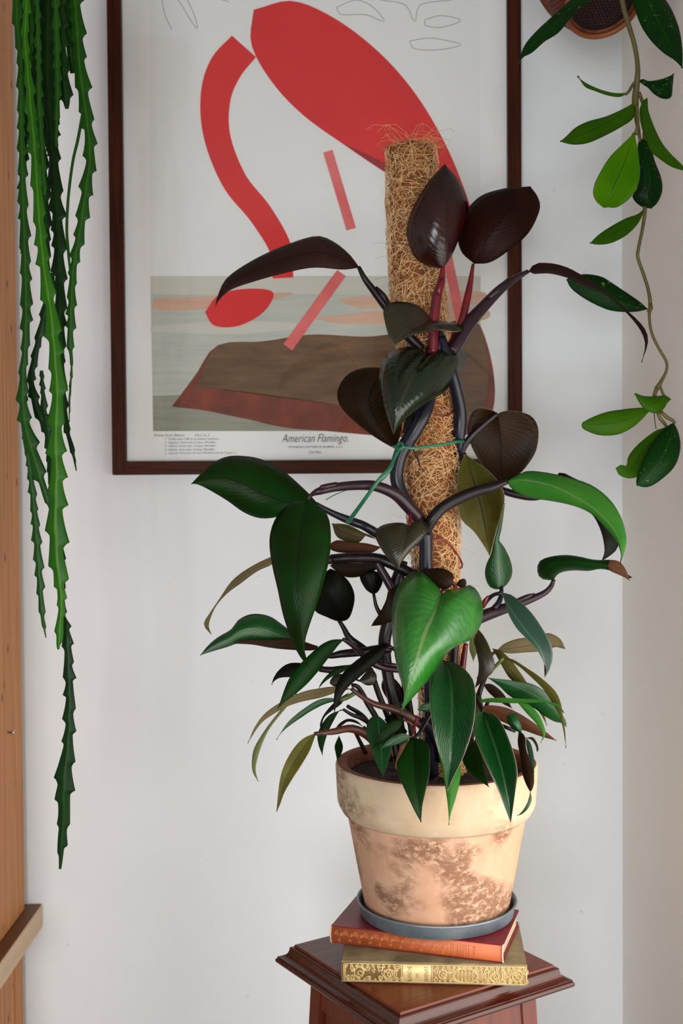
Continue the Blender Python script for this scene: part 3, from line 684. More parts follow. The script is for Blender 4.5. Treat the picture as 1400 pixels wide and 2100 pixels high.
# top leaves
LF('908,551; 878,545 852,530 838,500 833,471 847,425 874,378 898,350; 926,525 946,477 960,444 957,408 938,366 920,346; 912,336', 'maroon', (-3, -5, -3), cup=.8, tilt=.35, mid='915,460 916,400')
LF('972,541; 946,517 938,480 950,440 985,402 1035,386 1062,384; 1005,538 1044,513 1084,477 1106,431 1103,405; 1087,382', 'brownred', (-1, -2.5, -1), cup=.5, tilt=-.2, mid='1000,490 1040,435')
LF('737,549; 716,521 683,495 647,484 584,503 519,533 466,569 447,604; 703,553 643,549 584,560 519,578 474,594 452,612; 441,628', 'taupe', (-6, -11, -17), cup=.5, tilt=-.6)
LF('1083,557; 1096,541 1120,539 1147,543 1173,553 1205,572 1240,595 1280,632 1307,656 1325,680 1328,705; 1093,562 1125,561 1160,569 1192,583 1227,597 1253,613 1285,643 1307,669 1319,691 1322,712; 1315,743', 'taupe', (-1, -8, -13), cup=.4, tilt=.5)
LF('887,656; 857,627 826,619 798,621 786,636 789,660 797,690; 910,659 935,663 950,667 951,676 938,680 905,677 870,682 840,690 820,701; 807,712', 'greybrown', (-3, -9, -11), cup=.3, tilt=.5, mid='860,664 825,684')
LF('871,736; 868,716 840,711 808,717 788,731 779,757 777,790 785,830 797,865; 890,722 915,713 942,711 957,728 952,750 935,775 911,803 877,827 840,853 816,876; 807,893', 'glossdark', (-5, -9.5, -9), cup=1.0, tilt=.1, mid='860,746 843,775 822,825 810,868')
LF('800,768; 785,756 763,753 734,757 709,771 693,797 693,823 709,848 734,871 763,893 790,910; 812,785 820,820 824,860 820,895; 811,921', 'brown', (-2, -3, -4), cup=.5)
# right heart underside and olive hanging leaf
T('941,945,0,5 948,922,0,7 962,900,-.3,7 984,878,-.6,6 1003,862,-.8,5 1020,848,-1,4', M_pet)
LF('1020,849; 1010,842 990,837 972,841 961,863 959,889 968,918 986,950 1010,978; 1035,843 1060,844 1085,851 1099,866 1104,888 1100,920 1088,944 1065,972; 1032,993', 'brown', (-1, 1, 0), cup=-.2, tilt=.1, mid='1026,900 1026,950')
T('938,985,0,5 940,960,0,6 946,938,-.5,5 954,931,-1,4', M_pet)
LF('954,932; 945,950 938,990 941,1049 951,1071 971,1089 989,1114 1000,1132; 971,944 994,960 1014,979 1030,1003 1034,1026 1027,1057 1017,1089 1009,1120; 1004,1140', 'olive', (-1, -1.5, 0), cup=-.3, tilt=0, fold=.35, mid='974,997 987,1043 996,1090')
LF('1027,1207; 1019,1209 1003,1203 994,1180 997,1157 1006,1137 1011,1115 1021,1078 1029,1050; 1038,1200 1048,1184 1050,1166 1044,1143 1031,1118 1023,1108 1028,1085 1033,1050; 1035,1032', 'green', (2, 1, 0), cup=.7, tilt=.3)
T('1028,1203,2,4 1027,1222,1.5,5 1022,1236,1,6 1012,1248,.5,6', M_stem)
# green arching leaf at right with its dark neighbour
T('872,1092,-5.5,11 885,1066,-6,12 905,1043,-6,12 940,1022,-6,12 975,1008,-6,11 1005,1000,-6,10 1024,993,-6,8 1041,987,-6,5', M_petd, sides=12)
LF('1039,987; 1057,976 1080,966 1114,968 1154,976 1191,986 1220,999 1246,1020 1264,1043 1277,1071 1284,1103 1281,1128; 1049,1003 1069,1016 1091,1022 1126,1027 1163,1034 1194,1044 1220,1060 1243,1086 1260,1106 1269,1122 1273,1140; 1272,1156', 'lime', (-6, -9, -12), cup=.8, tilt=-.1, mid='1077,984 1134,997 1177,1018 1222,1047 1257,1084 1273,1118')
T('1020,1002,3,7 1050,1012,3,8 1090,1020,3,7 1125,1016,3,5', M_petd)
LF('1128,1014; 1140,974 1155,970 1170,977 1212,1000 1245,1040 1262,1080 1270,1108 1262,1130 1247,1142; 1150,1030 1190,1040 1214,1056 1228,1080 1236,1105 1239,1131; 1232,1152', 'dark', (3, 0, -1), cup=.3, tilt=-.4)
T('930,1290,1,13 965,1276,1,13 989,1264,1,13 1034,1248,1,11 1069,1236,1,9 1100,1224,1,7 1119,1214,1,6 1130,1202,.8,5 1135,1189,.5,4', M_pet, sides=12); T('1096,1217,.5,1 1080,1224,.3,5 1050,1236,.2,4', M_pet, 'sheath')
LF('1135,1190; 1117,1189 1106,1184 1101,1169 1106,1151 1126,1142 1157,1138 1186,1141 1220,1148 1254,1148 1270,1152 1280,1163 1287,1178; 1141,1180 1154,1173 1177,1170 1206,1171 1231,1167 1257,1172 1275,1181 1286,1187; 1296,1184', 'darkgreen', (.5, -3, -4), cup=.6, tilt=-.3)
LF('1250,1149; 1262,1149 1272,1154 1281,1165 1287,1178; 1245,1160 1250,1170 1262,1176 1280,1184; 1291,1191', 'rust', (-3.8, -4.2, -4.3), cup=.3, name='curled_leaf_tip')
T('988,1244,0,6 1000,1229,-.5,5 1014,1219,-1,4 1029,1216,-1.5,4', M_stem); T('988,1246,-.5,3 993,1234,-.8,5 1001,1222,-1,2', M_petr, 'sheath')
LF('1029,1216; 1034,1231 1043,1260 1060,1289 1083,1313 1103,1336 1116,1360 1121,1375; 1046,1219 1069,1236 1091,1259 1111,1288 1129,1320 1133,1346 1127,1371; 1117,1390', 'blue', (-1.5, -5, -6), cup=-.1, tilt=.1, fold=.3, mid='1051,1257 1083,1300 1111,1340')
LF('1018,1334; 1034,1320 1057,1311 1080,1307 1117,1299 1131,1300 1149,1311; 1043,1340 1077,1338 1106,1336 1131,1329 1149,1325; 1159,1331', 'tan', (2, 3, 5), cup=.3, mid='1060,1328 1110,1322')
T('1018,1334,2,3 1000,1350,1,4 985,1372,0,4', M_peto)
LF('981,1291; 971,1311 976,1334 981,1360 980,1383 976,1400; 991,1303 1003,1326 1014,1360 1011,1377 997,1391 983,1403; 973,1412', 'greybrown', (-3, -6, -5), cup=.3, tilt=-.3)
LF('1009,1330; 1017,1344 1029,1366 1043,1389 1060,1405 1090,1440 1110,1468; 1026,1334 1043,1349 1057,1366 1080,1400 1098,1432 1114,1462; 1121,1488', 'olive', (1, 0, 0), cup=.3)
T('980,1392,-1,4 1000,1378,-2,4 1016,1366,-2.5,4 1031,1350,-3,3', M_petg)
LF('1031,1349; 1060,1364 1089,1389 1114,1414 1131,1440 1146,1466 1153,1490 1157,1512; 1051,1352 1080,1370 1109,1390 1137,1416 1149,1440 1155,1474 1159,1505; 1160,1534', 'olive', (-3, -7, -10), cup=.3, tilt=.2)
LF('1000,1390; 1023,1407 1043,1426 1066,1440 1094,1452 1117,1469 1137,1480 1151,1483; 1031,1393 1054,1396 1089,1402 1117,1418 1137,1442 1151,1463 1160,1478; 1161,1491', 'green', (-3, -3, -2), cup=.3, tilt=-.3, mid='1050,1406 1094,1425 1135,1455')
LF('980,1444; 990,1434 1026,1431 1066,1433 1111,1436 1140,1443 1152,1454; 997,1440 1037,1442 1080,1442 1117,1441 1142,1450; 1156,1462', 'lime', (-4, -7, -9), cup=.4, tilt=.7)
LF('1060,1440; 1077,1460 1094,1478 1107,1495 1112,1509; 1083,1444 1103,1463 1114,1486 1118,1506; 1108,1524', 'lime', (-4, -5, -6), cup=.3)
LF('977,1451; 1003,1446 1037,1451 1066,1464 1094,1482 1117,1499; 994,1463 1023,1477 1054,1491 1083,1501 1111,1511; 1141,1519', 'rust', (-3, -3, -3), cup=.3, tilt=.3)
LF('990,1403; 1000,1418 1015,1432 1032,1444; 1008,1403 1028,1418 1042,1438; 1050,1453', 'brown', (0, 0, 0), cup=.3)
T('1005,1480,-3,3 1036,1491,-4,4 1056,1500,-4,3', M_petd); 
LF('1046,1461; 1038,1470 1042,1484 1052,1496; 1058,1465 1067,1480 1070,1492; 1069,1503', 'green', (-6, -7.5, -7), cup=.8)
LF('1063,1501; 1061,1523 1066,1549 1070,1583 1077,1606; 1071,1503 1077,1514 1079,1537 1091,1574 1095,1600 1092,1617; 1087,1625', 'brown', (-6, -11, -14), cup=.5)
LF('1078,1512; 1079,1530 1085,1555 1092,1580; 1088,1525 1094,1550 1095,1575; 1095,1592', 'blue', (-7, -10, -13), cup=.2)
LF('1087,1622; 1084,1636 1079,1650 1070,1664; 1090,1640 1083,1657 1071,1669; 1060,1673', 'green', (-14, -14.5, -14), cup=.2, name='leaf_tip')
LF('1078,1513; 1090,1518 1098,1530 1100,1540; 1092,1512 1101,1524 1104,1537; 1101,1542', 'brown', (-4, -4, -4), cup=.2)
# front hanging leaves
T('960,1400,-4,5 975,1430,-5,5 990,1460,-7,4', M_petd)
LF('991,1460; 975,1463 970,1489 976,1517 989,1549 1006,1586 1023,1623 1037,1660; 1014,1466 1029,1486 1043,1517 1054,1551 1060,1586 1056,1623 1050,1666; 1047,1686', 'green', (-7, -14, -15.5), cup=-.3, tilt=0, fold=.5, mid='1003,1497 1017,1537 1031,1589 1043,1646')
LF('908,1354; 893,1366 883,1394 881,1429 884,1466 890,1506 900,1543 910,1569 915,1595; 931,1359 951,1371 969,1394 974,1423 973,1463 966,1503 954,1540 943,1566 928,1596; 917,1621', 'green', (-8, -16, -16.5), cup=-.2, tilt=0, fold=.45, mid='920,1378 926,1423 926,1480 924,1537 920,1585')
LF('905,1480; 890,1506 897,1537 906,1580 914,1623 919,1663; 935,1500 944,1571 943,1600 934,1637 924,1669; 920,1692', 'lime', (-9, -14, -15), cup=.3)
T('905,1430,-6,4 880,1470,-7,4 862,1500,-8,4 849,1514,-9,3', M_petd)
LF('849,1513; 835,1523 823,1546 813,1566 817,1589 827,1614 843,1649 854,1671; 866,1517 879,1531 881,1560 880,1589 873,1620 866,1651 864,1674; 863,1686', 'darkgreen', (-9, -14, -15.5), cup=.2, tilt=0, fold=.3, mid='851,1560 853,1610 860,1655')
LF('963,1517; 951,1537 949,1563 966,1586 986,1603; 984,1530 991,1566 998,1598; 1002,1614', 'darkgreen', (-7, -11, -13), cup=.2, fold=.2)
# the large bright heart
T('886,1330,-3,8 900,1280,-5,8 909,1235,-8,6 908,1210,-9,5', M_petr)
LF('906,1218; 900,1206 885,1190 867,1175 850,1171 833,1181 817,1200 806,1230 803,1262 804,1300 810,1350 819,1389 827,1411 828,1436; 916,1209 933,1207 950,1203 965,1200 979,1212 988,1233 990,1262 983,1288 963,1313 934,1326 914,1343 894,1375 870,1405 846,1431 830,1450; 820,1464', 'bright', (-9, -16, -15), cup=1.0, tilt=.0, mid='899,1234 884,1270 869,1302 854,1349 838,1400', rows=34)
LF('925,1203; 929,1192 929,1178 912,1167 888,1165 866,1169; 912,1209 896,1203 882,1189 870,1176; 862,1168', 'brown', (-8, -8, -6), cup=.4)
LF('944,1205; 936,1200 940,1191 948,1187; 954,1203 956,1193; 953,1187', 'brown', (-6, -6, -6), cup=.4)
T('938,1230,-3,5 934,1205,-4,5 928,1195,-6,4', M_petr)
LF('837,1080; 829,1073 807,1072 784,1077 771,1087 769,1100 777,1118 790,1139 806,1157; 846,1072 860,1067 873,1072 878,1086 869,1103 850,1121 833,1140 822,1156; 816,1169', 'greybrown', (-8, -10, -10), cup=.5, mid='829,1100 820,1136')
T('836,1045,-6,2 841,1062,-7,4 838,1078,-8,3', M_petr)
# left side
T('774,1095,-2,10 745,1078,-3,9 723,1070,-3,9 689,1056,-4,7 665,1044,-5,6 648,1034,-6,5', M_stem); T('860,1110,-2,11 820,1108,-1.5,11 774,1095,-2,10', M_stem)
LF('652,1034; 634,1013 613,993 593,975 569,957 534,941 500,935 466,936 435,950 411,972; 620,1029 593,1048 569,1060 534,1063 500,1051 466,1027 431,1006 407,994; 392,992', 'darkgreen', (-6, -9, -12), cup=.6, tilt=-.2, mid='586,1030 534,1013 493,991 449,981')
LF('640,1029; 634,1013 613,993 590,974 569,958 534,943 500,940; 620,1027 593,1044 560,1050 534,1040 510,1010; 495,985', 'green', (-6.4, -9.6, -10), cup=.6, tilt=-.2, name='leaf', thick=.0004) if False else None
T('629,1027,-10,3 638,1015,-10,4 655,1007,-10,8 689,999,-9.5,9 740,995,-9,10 774,998,-8.5,11 809,1013,-7.5,12 832,1034,-6.5,13 858,1062,-5.8,13', M_pet, sides=14); T('652,1003,-10.6,1 660,999,-10.6,5 690,993,-10,5', M_pet, 'sheath')
LF('629,1027; 599,1031 573,1051 558,1078 552,1113 558,1161 569,1209 579,1257 593,1301 610,1339; 651,1035 671,1056 678,1090 676,1140 666,1185 651,1236 634,1284 625,1318 626,1349; 632,1369', 'darkgreen', (-10, -16, -14), cup=.55, tilt=0, mid='620,1071 613,1140 611,1209 617,1294', rows=30)
LF('560,1140; 531,1153 497,1173 472,1195 449,1229 428,1260 418,1277 422,1290; 560,1156 527,1172 493,1197 466,1217 443,1243 431,1270 428,1286; 434,1301', 'tan', (-4, -8, -11), cup=.3, tilt=.6)
T('678,1147,-2,10 723,1144,-2,11 774,1146,-1,11 810,1160,-1,11 850,1180,-1,11', M_petd); T('560,1148,-4,4 600,1150,-4,6 640,1150,-3,8 680,1148,-2,9', M_petd)
LF('612,1328; 598,1298 579,1281 551,1263 517,1259 490,1270 473,1291 449,1305 428,1322; 586,1328 551,1324 517,1318 490,1319 466,1327 435,1336; 410,1344', 'green', (-4, -8, -11), cup=.7, tilt=-.3)
LF('652,1325; 600,1310 550,1312 500,1312; 640,1334 586,1332 551,1328 517,1322; 478,1320', 'brown', (-3.6, -7, -9), cup=.2)
T('645,1328,-3.5,4 671,1345,-3,5 700,1341,-3,8 740,1337,-2.5,9 775,1332,-1.5,10 800,1330,-1,10', M_petd)
LF('695,1275; 671,1266 646,1253 648,1229 656,1195 667,1174; 716,1267 727,1229 720,1200 702,1179; 678,1166', 'dark', (0, 2, 1), cup=.3)
T('695,1273,0,4 704,1287,0,5 716,1308,0,7 740,1327,0,8 765,1345,0,8 790,1360,0,8', M_petd)
LF('680,1073; 700,1076 725,1084 750,1096; 690,1100 715,1112 735,1113; 750,1098', 'tan', (3, 3, 3), cup=.2)
LF('690,1073; 715,1077 745,1092 760,1098; 710,1083 735,1093 755,1101; 770,1106', 'olive', (2, 2, 1), cup=.2)
LF('782,1122; 750,1114 720,1112 690,1108; 760,1134 720,1134 690,1132; 668,1122', 'rust', (1, 0, 0), cup=.3)
LF('812,1165; 790,1150 740,1142 700,1146; 785,1163 757,1175 730,1184 702,1181; 676,1160', 'brown', (1, 1, 0), cup=.4)
LF('766,1220; 750,1209 738,1187 741,1176; 776,1212 784,1195 783,1178; 760,1168', 'dark', (1, 1.5, 1), cup=.4)
T('766,1218,1,3 771,1243,1,4 781,1262,1,5', M_petd); T('770,1150,-1,8 791,1185,-1,9 806,1212,-1,9', M_pet)
LF('822,1196; 800,1210 788,1238 775,1262 766,1274; 812,1240 806,1270 785,1281; 761,1284', 'brown', (-3, -4, -3), cup=.3)
LF('706,1311; 680,1312 657,1323 634,1343 614,1363 594,1389 584,1411 576,1434; 694,1323 676,1346 652,1377 629,1403 606,1423 586,1438; 569,1454', 'darkgreen', (-7, -9, -11), cup=.5, tilt=.2)
T('704,1311,-7,4 723,1324,-6,5 746,1346,-5.5,6 766,1361,-5,7 789,1370,-4.5,7 822,1374,-4,7 850,1378,-3,7', M_pet); T('782,1360,-5,2 800,1363,-5,4 822,1366,-4.5,4', M_pet, 'sheath')
LF('662,1366; 609,1359 586,1363 569,1377 560,1392; 640,1382 600,1388 575,1390 562,1397; 557,1405', 'dark', (-4, -6, -7), cup=.4)
T('655,1372,-4,6 680,1374,-3.5,7 705,1370,-3,6 735,1368,-2.5,5', M_petd)
LF('723,1413; 686,1408 651,1412 617,1420 574,1441 543,1463 522,1491; 697,1418 657,1431 623,1438 591,1448 560,1465 534,1485; 508,1524', 'tan', (-6, -9, -12), cup=.3, tilt=.3)
T('720,1412,-6,4 737,1425,-6,5 766,1443,-6,6 809,1455,-6,8 837,1469,-6,9 862,1484,-5.5,10 884,1500,-4,10', M_peto)
LF('608,1422; 586,1443 560,1474 537,1506 520,1537 516,1566 519,1586; 596,1440 577,1463 555,1491 541,1517 529,1551 524,1578; 529,1602', 'palegreen', (-8, -11, -13), cup=.3)
LF('700,1436; 674,1431 651,1436 629,1449 606,1466 586,1486; 669,1443 640,1457 617,1472 594,1488 577,1503; 567,1517', 'green', (-4, -6, -8), cup=.4, tilt=.3)
T('697,1436,-4,4 712,1430,-4,5 730,1420,-3.5,4', M_petg)
LF('648,1503; 623,1514 603,1534 586,1563 576,1591 571,1623; 643,1518 634,1541 617,1570 600,1596 583,1625 574,1649; 567,1665', 'olive', (-8, -11, -12), cup=-.1, fold=.3, tilt=.1)
T('644,1505,-8,4 662,1503,-8,5 685,1500,-7,7 714,1494,-6,8 737,1499,-5,9 757,1512,-4,9 785,1540,-2,9', M_peto)
LF('706,1455; 680,1463 663,1480 651,1506 653,1528; 696,1458 684,1478 672,1503 664,1529; 661,1549', 'darkgreen', (-4, -4, -5), cup=.4)
T('704,1455,-4,3 722,1466,-3.5,4 740,1472,-3,5 762,1486,-2,5', M_petd)
LF('794,1326; 771,1327 746,1343 723,1360 703,1380 689,1406 684,1434; 783,1349 760,1369 737,1389 720,1403 705,1420 692,1442; 685,1464', 'dark', (-6, -9, -10), cup=.5)
T('794,1326,-6,4 806,1330,-5,4 822,1345,-4,4', M_petd)
LF('722,1362; 691,1369 669,1386 656,1404; 703,1378 682,1387 664,1400; 654,1411', 'darkgreen', (-3, -4, -5), cup=.4)
LF('715,1420; 690,1436 666,1462 656,1484; 700,1443 680,1458 664,1473; 658,1498', 'dark', (-3, -4, -5), cup=.4)
LF('746,1492; 731,1478 714,1474 700,1480 690,1490; 732,1484 714,1480 702,1487; 687,1498', 'brown', (-2, -3, -3), cup=.3)
T('745,1490,-2,3 752,1500,-2,4', M_petd)
LF('695,1508; 686,1529 688,1545; 703,1530 699,1548; 691,1560', 'darkgreen', (2, 1, 0), cup=.3)
LF('778,1470; 762,1470 751,1489 753,1513 761,1536 769,1560; 790,1480 803,1500 804,1531 797,1560 791,1578; 785,1592', 'green', (-7, -9.5, -12), cup=.3, fold=.2)
LF('825,1476; 803,1479 786,1496 772,1516; 822,1490 804,1509 784,1523; 763,1535', 'darkgreen', (-9, -10.5, -10), cup=.2)
LF('845,1511; 823,1503 803,1511 790,1522; 823,1524 800,1531; 781,1536', 'green', (-10, -11, -11), cup=.3)
T('845,1511,-10,2 850,1492,-9,2.5 854,1468,-8,2', M_petr); T('825,1476,-9,2 840,1482,-9,2.5 850,1496,-8.5,3', M_peto)
# small inner leaves and stalks filling the crown
LF('786,1388; 800,1386 815,1398 828,1418 834,1440; 782,1410 795,1436 810,1455; 835,1470', 'brown', (0, 0, 0), cup=.3)
LF('760,1366; 745,1384 735,1395 728,1393; 772,1385 768,1402 750,1405; 726,1388', 'greybrown', (-2, -3, -3), cup=.4)
LF('716,1388; 700,1382 686,1384 677,1395; 712,1402 700,1410 685,1408; 676,1402', 'greybrown', (-1, -1, -1), cup=.4)
LF('975,1290; 965,1302 962,1330 968,1350; 982,1305 978,1335; 970,1356', 'palegreen', (2, 2, 2), cup=.2)
LF('925,1448; 905,1440 880,1438 862,1448; 905,1460 880,1462; 856,1456', 'green', (-5, -6, -6), cup=.3)
LF('985,1420; 970,1440 962,1475; 990,1450 985,1480; 972,1500', 'darkgreen', (-3, -3, -4), cup=.3)
LF('835,1500; 820,1480 800,1466; 826,1512 806,1500; 788,1476', 'dark', (-3, -4, -4), cup=.3)
for s, mt_ in (('950,1500,-1,6 945,1420,-1,7 948,1370,-1.5,7 955,1320,-2,5', M_petr), ('935,1560,-1,8 928,1450,-1,9 930,1360,-2,8 935,1310,-2,8', M_petd), ('965,1520,-1,6 975,1450,-1,6 990,1400,-1,5 1002,1376,-1.5,4', M_petd),
        ('800,1560,-1,6 780,1490,-2,6 752,1440,-2,6 735,1410,-2.5,5 722,1405,-3,4', M_petd), ('815,1560,-1,6 798,1480,-1,6 775,1420,-1,6 760,1372,-1.5,5', M_petd), ('790,1560,0,5 770,1510,-1,5 745,1470,-1,5 712,1448,-2,4', M_petd),
        ('850,1570,0,8 845,1500,0,8 835,1430,0,8 826,1380,0,7 818,1330,0,7', M_petd), ('965,1540,-2,5 990,1500,-2,5 1010,1480,-3,4', M_petr), ('905,1560,-3,10 900,1480,-4,10 896,1420,-4.5,9 890,1360,-4,10', M_petd),
        ('860,1560,-4,6 850,1520,-5,6 835,1470,-5,5 820,1440,-5,5', M_petd), ('750,1545,-1,5 735,1515,-1.5,4 722,1488,-2,4', M_petd), ('980,1530,-1,6 985,1480,-1,5 1000,1440,-2,4', M_petd), ('940,1540,-4,7 930,1500,-5,6 912,1450,-6,5 906,1400,-7,5 907,1360,-8,4', M_petd),
        ('868,1478,-6.5,8 884,1500,-5,9 898,1530,-3,9', M_stem), ('935,1170,0,2 948,1158,1,2 925,1120,-2,2 905,1106,-2.6,2.5 884,1107,-3.5,2.5', M_petr), ('930,842,-1,1.5 915,852,-3,2 890,850,-4,2', M_petr), ('840,908,-5.5,1.5 855,938,-5,2 862,960,-3.5,1', M_petd)):
    T(s, mt_)
# dry curl of bark on the soil
M_bark = simple('dry_bark', rgb(150, 104, 62), .9, var=rgb(96, 62, 36), scale=90, bumps=1, bscale=150, bdist=.002)
tube('bark_chip', '838,1524,-6,5 830,1532,-6,10 824,1548,-6,9 816,1566,-5.6,6 812,1578,-5,3', M_bark, None, sides=9, flat=.6)
props(bpy.data.objects['bark_chip'], 'light brown curl of dry bark poking out of the pot between small green leaves', 'bark')

# ------------------------------------------------------------------ green tie
M_tie = simple('green_tie', rgb(36, 112, 78), .35, var=rgb(24, 86, 60), scale=80)
tie = empty('plant_tie', tuple(P(820, 918, 1.28)), 'green plastic plant tie knotted around the stems and pole, loose end hanging left', 'plant tie')
tube('band', '820,916,-7.3,3 850,919,-7,3 880,915,-5.5,3 910,911,-4,3 936,906,-2.5,3 953,905,-.6,3 951,903,2,3 920,902,4.5,3 870,905,4.6,3 820,910,1.5,3 802,914,-3,3 812,918,-6.9,3', M_tie, tie, flat=.5)
tube('knot', '811,912,-7.4,3 818,922,-7.9,5 827,914,-7.9,5 820,908,-7.6,4 813,918,-7.4,4 824,921,-7.2,3', M_tie, tie, flat=.7)
tube('loose_end', '818,921,-7.4,3.5 808,940,-8,3.5 799,960,-9.6,4 776,985,-10,4 742,1032,-9,4 712,1073,-6,5', M_tie, tie, flat=.35)
tube('loose_end', '814,920,-7.3,2 806,950,-7.4,2 800,965,-7.6,1.5 785,984,-7.6,1.2 770,990,-7.4,1', M_tie, tie, flat=.5)
tube('loose_end', '711,1005,-7.6,1 690,1013,-7.4,1 668,1025,-7.2,1', M_tie, tie)

# ------------------------------------------------------------------ trailing cactus at the left
M_cac = {}
for nm, c1, c2, rb in (('d', rgb(6, 34, 2), rgb(12, 46, 3), rgb(26, 64, 5)), ('m', rgb(16, 56, 3), rgb(24, 70, 5), rgb(52, 96, 10)), ('l', rgb(30, 80, 4), rgb(40, 96, 6), rgb(86, 132, 20))):
    mt, nt, b = newmat('cactus_' + nm); b.inputs['Roughness'].default_value = .38
    tc = N(nt, 'ShaderNodeTexCoord'); spx = N(nt, 'ShaderNodeSeparateXYZ'); nt.links.new(tc.outputs['UV'], spx.inputs[0]); au = mth(nt, 'ABSOLUTE', mth(nt, 'SUBTRACT', spx.outputs[0], .5))
    b.inputs['Specular IOR Level'].default_value = .15; c = ramp(nt, noise(nt, 14, 3), [(.3, c1), (.7, c2)]); k = ramp(nt, au, [(.02, (1, 1, 1, 1)), (.12, (0, 0, 0, 1))]); c = mix(nt, mth(nt, 'MULTIPLY', k, .6), c, rb)
    nt.links.new(c, b.inputs['Base Color']); M_cac[nm] = mt
M_tip = simple('cactus_areole', rgb(190, 170, 90), .6)
cact = empty('trailing_cactus', tuple(P(95, -140, 1.36)), 'trailing cactus with long flat saw-toothed green stems hanging beside the pine cabinet', 'plant')
def cstem(path, mt, tooth=26, D=1.36, thick=.22, teeth=True, amp=.42):
    c = np.array(pts(path)); L = np.hypot(*np.diff(c[:, :2], axis=0).T).sum(); n = int(L / 2.6); q = crom(c, n)
    V, Fc, UV = [], [], []; offr = rng.rand(); acc = [rng.rand(), rng.rand()]
    SS = np.linspace(-1, 1, 9); pitchL = tooth * (1 + .0 * rng.rand())
    ds = L / n; ph_ = [rng.rand(), rng.rand()]; tl = [1, .8]; ta = [1, .9]
    for i in range(n):
        t = q[min(i + 1, n - 1), :2] - q[max(i - 1, 0), :2]; t /= np.linalg.norm(t) + 1e-9; nr = np.array([-t[1], t[0]])
        hw = q[i, 3]; d = D + q[i, 2] / 100; ed = []
        for s in (0, 1):
            ph_[s] += ds / (pitchL * 1.45 * tl[s] * (.6 + hw / 25))
            if ph_[s] >= 1: ph_[s] -= 1; tl[s] = .55 + .9 * rng.rand(); ta[s] = .55 + .75 * rng.rand()
            fr_ = ph_[s]
            saw = (fr_ / .86) ** 1.5 if fr_ < .86 else 1 - ((fr_ - .86) / .14) ** .5
            ed.append(hw * (1 - amp * .75 + amp * 1.5 * saw * ta[s]) if teeth else hw)
        for s in SS:
            e = ed[0] if s < 0 else ed[1]; p = q[i, :2] + nr * (s * e)
            V.append(P(p[0], p[1], d - 0)); UV.append(((s + 1) / 2, i / n))
        for s in SS[::-1][1:-1]:
            e = ed[0] if s < 0 else ed[1]; p = q[i, :2] + nr * (s * e); V.append(P(p[0], p[1], d)); UV.append(((s + 1) / 2, i / n))
        # lens thickness
        m_ = 16; base = len(V) - m_
        for k in range(m_):
            s = SS[k] if k < 9 else SS[::-1][1:-1][k - 9]; th = max(1.2, hw * thick) * (1 - abs(s)) ** .8 * D / F + .0003
            V[base + k] = V[base + k] + Vector((0, -th if k < 9 else th, 0))
    m_ = 16
    for i in range(n - 1):
        for k in range(m_):
            k2 = (k + 1) % m_; Fc.append((i * m_ + k, i * m_ + k2, (i + 1) * m_ + k2, (i + 1) * m_ + k))
    Fc.append(tuple(range(m_))[::-1]); Fc.append(tuple((n - 1) * m_ + k for k in range(m_)))
    return obj('stem', V, Fc, M_cac[mt], cact, True, None, UV)
cstem('120,-120,-4,12 150,-20,-3,14 158,56,-3,14 164,141,-3,15 171,193,-3,14 180,257,-3,12 185,321,-3,11 174,407,-3,12 161,493,-3,10 150,557,-3,9 146,643,-3,9 144,703,-3,7 147,750,-3,3 143,814,-3,2.5 142,866,-3,1', 'm', 30)
cstem('100,-120,0,16 100,0,0,22 98,129,0,20 102,214,0,16 108,300,0,13 114,386,0,14 119,471,0,14 122,557,0,13 124,643,0,12 125,707,0,9 127,771,0,8 134,857,0,7 139,888,0,6 148,921,0,5 157,966,0,1', 'd', 30)
cstem('66,-120,-5,8 52,60,-5,8 57,140,-5,9 62,200,-5,11 73,321,-5,13 81,450,-5,13 92,557,-5,13 105,643,-5,14 113,729,-5,15 118,814,-5,16 115,898,-5,16 117,969,-5,17 115,1030,-5,19 115,1090,-5,20 119,1160,-5,17 126,1231,-5,9 122,1300,-5,9 120,1332,-5,2', 'l', 34)
cstem('95,850,-3,8 112,1000,-3,9 122,1120,-3,9 127,1210,-3,7 128,1255,-3,7 137,1302,-3,10 141,1374,-3,11 143,1445,-3,11 141,1510,-3,12 136,1564,-3,17 131,1621,-3,20 131,1674,-3,14 127,1721,-3,11 123,1782,-3,2', 'd', 32)
cstem('38,-100,-2,10 42,107,-2,8 44,257,-2,8 47,386,-2,9 51,514,-2,11 54,621,-2,12 52,707,-2,9 47,771,-2,9 48,836,-2,11 56,888,-2,14 70,936,-2,14 87,993,-2,9 102,1042,-2,3', 'm', 34)
cstem('48,800,0,7 54,900,0,7 61,960,0,6 69,1031,0,8 76,1112,0,9 81,1183,0,8 86,1255,0,6 94,1308,0,1', 'm', 30)
cstem('108,560,1,8 92,643,1,9 77,707,1,8 64,780,1,8 76,836,1,10 96,883,1,10 108,931,1,8 112,990,1,5', 'd', 28)
cstem('170,230,-2,3 160,285,-2,3.2 149,334,-2,3 140,407,-2,3 137,471,-2,3 140,514,-2,3 144,560,-2,2', 'm', 26, teeth=False)
cstem('30,-100,-4,14 34,0,-4,12 36,50,-4,10 41,107,-4,7 44,150,-4,3', 'm', 40)
cstem('122,-60,-4,9 124,21,-4,12 127,107,-4,12 132,170,-4,13 136,205,-4,11 138,223,-4,4', 'd', 30)
cstem('112,-80,-5,7 116,60,-5,8 118,160,-5,8 117,230,-5,6 115,300,-5,3', 'm', 28)
cstem('60,-80,2,18 68,40,2,18 75,170,2,16 84,300,2,13 92,420,2,11 96,520,2,8 92,620,2,6', 'd', 32)
cstem('62,-80,-4,7 64,60,-4,7 60,140,-4,5 57,190,-4,3', 'm', 28)
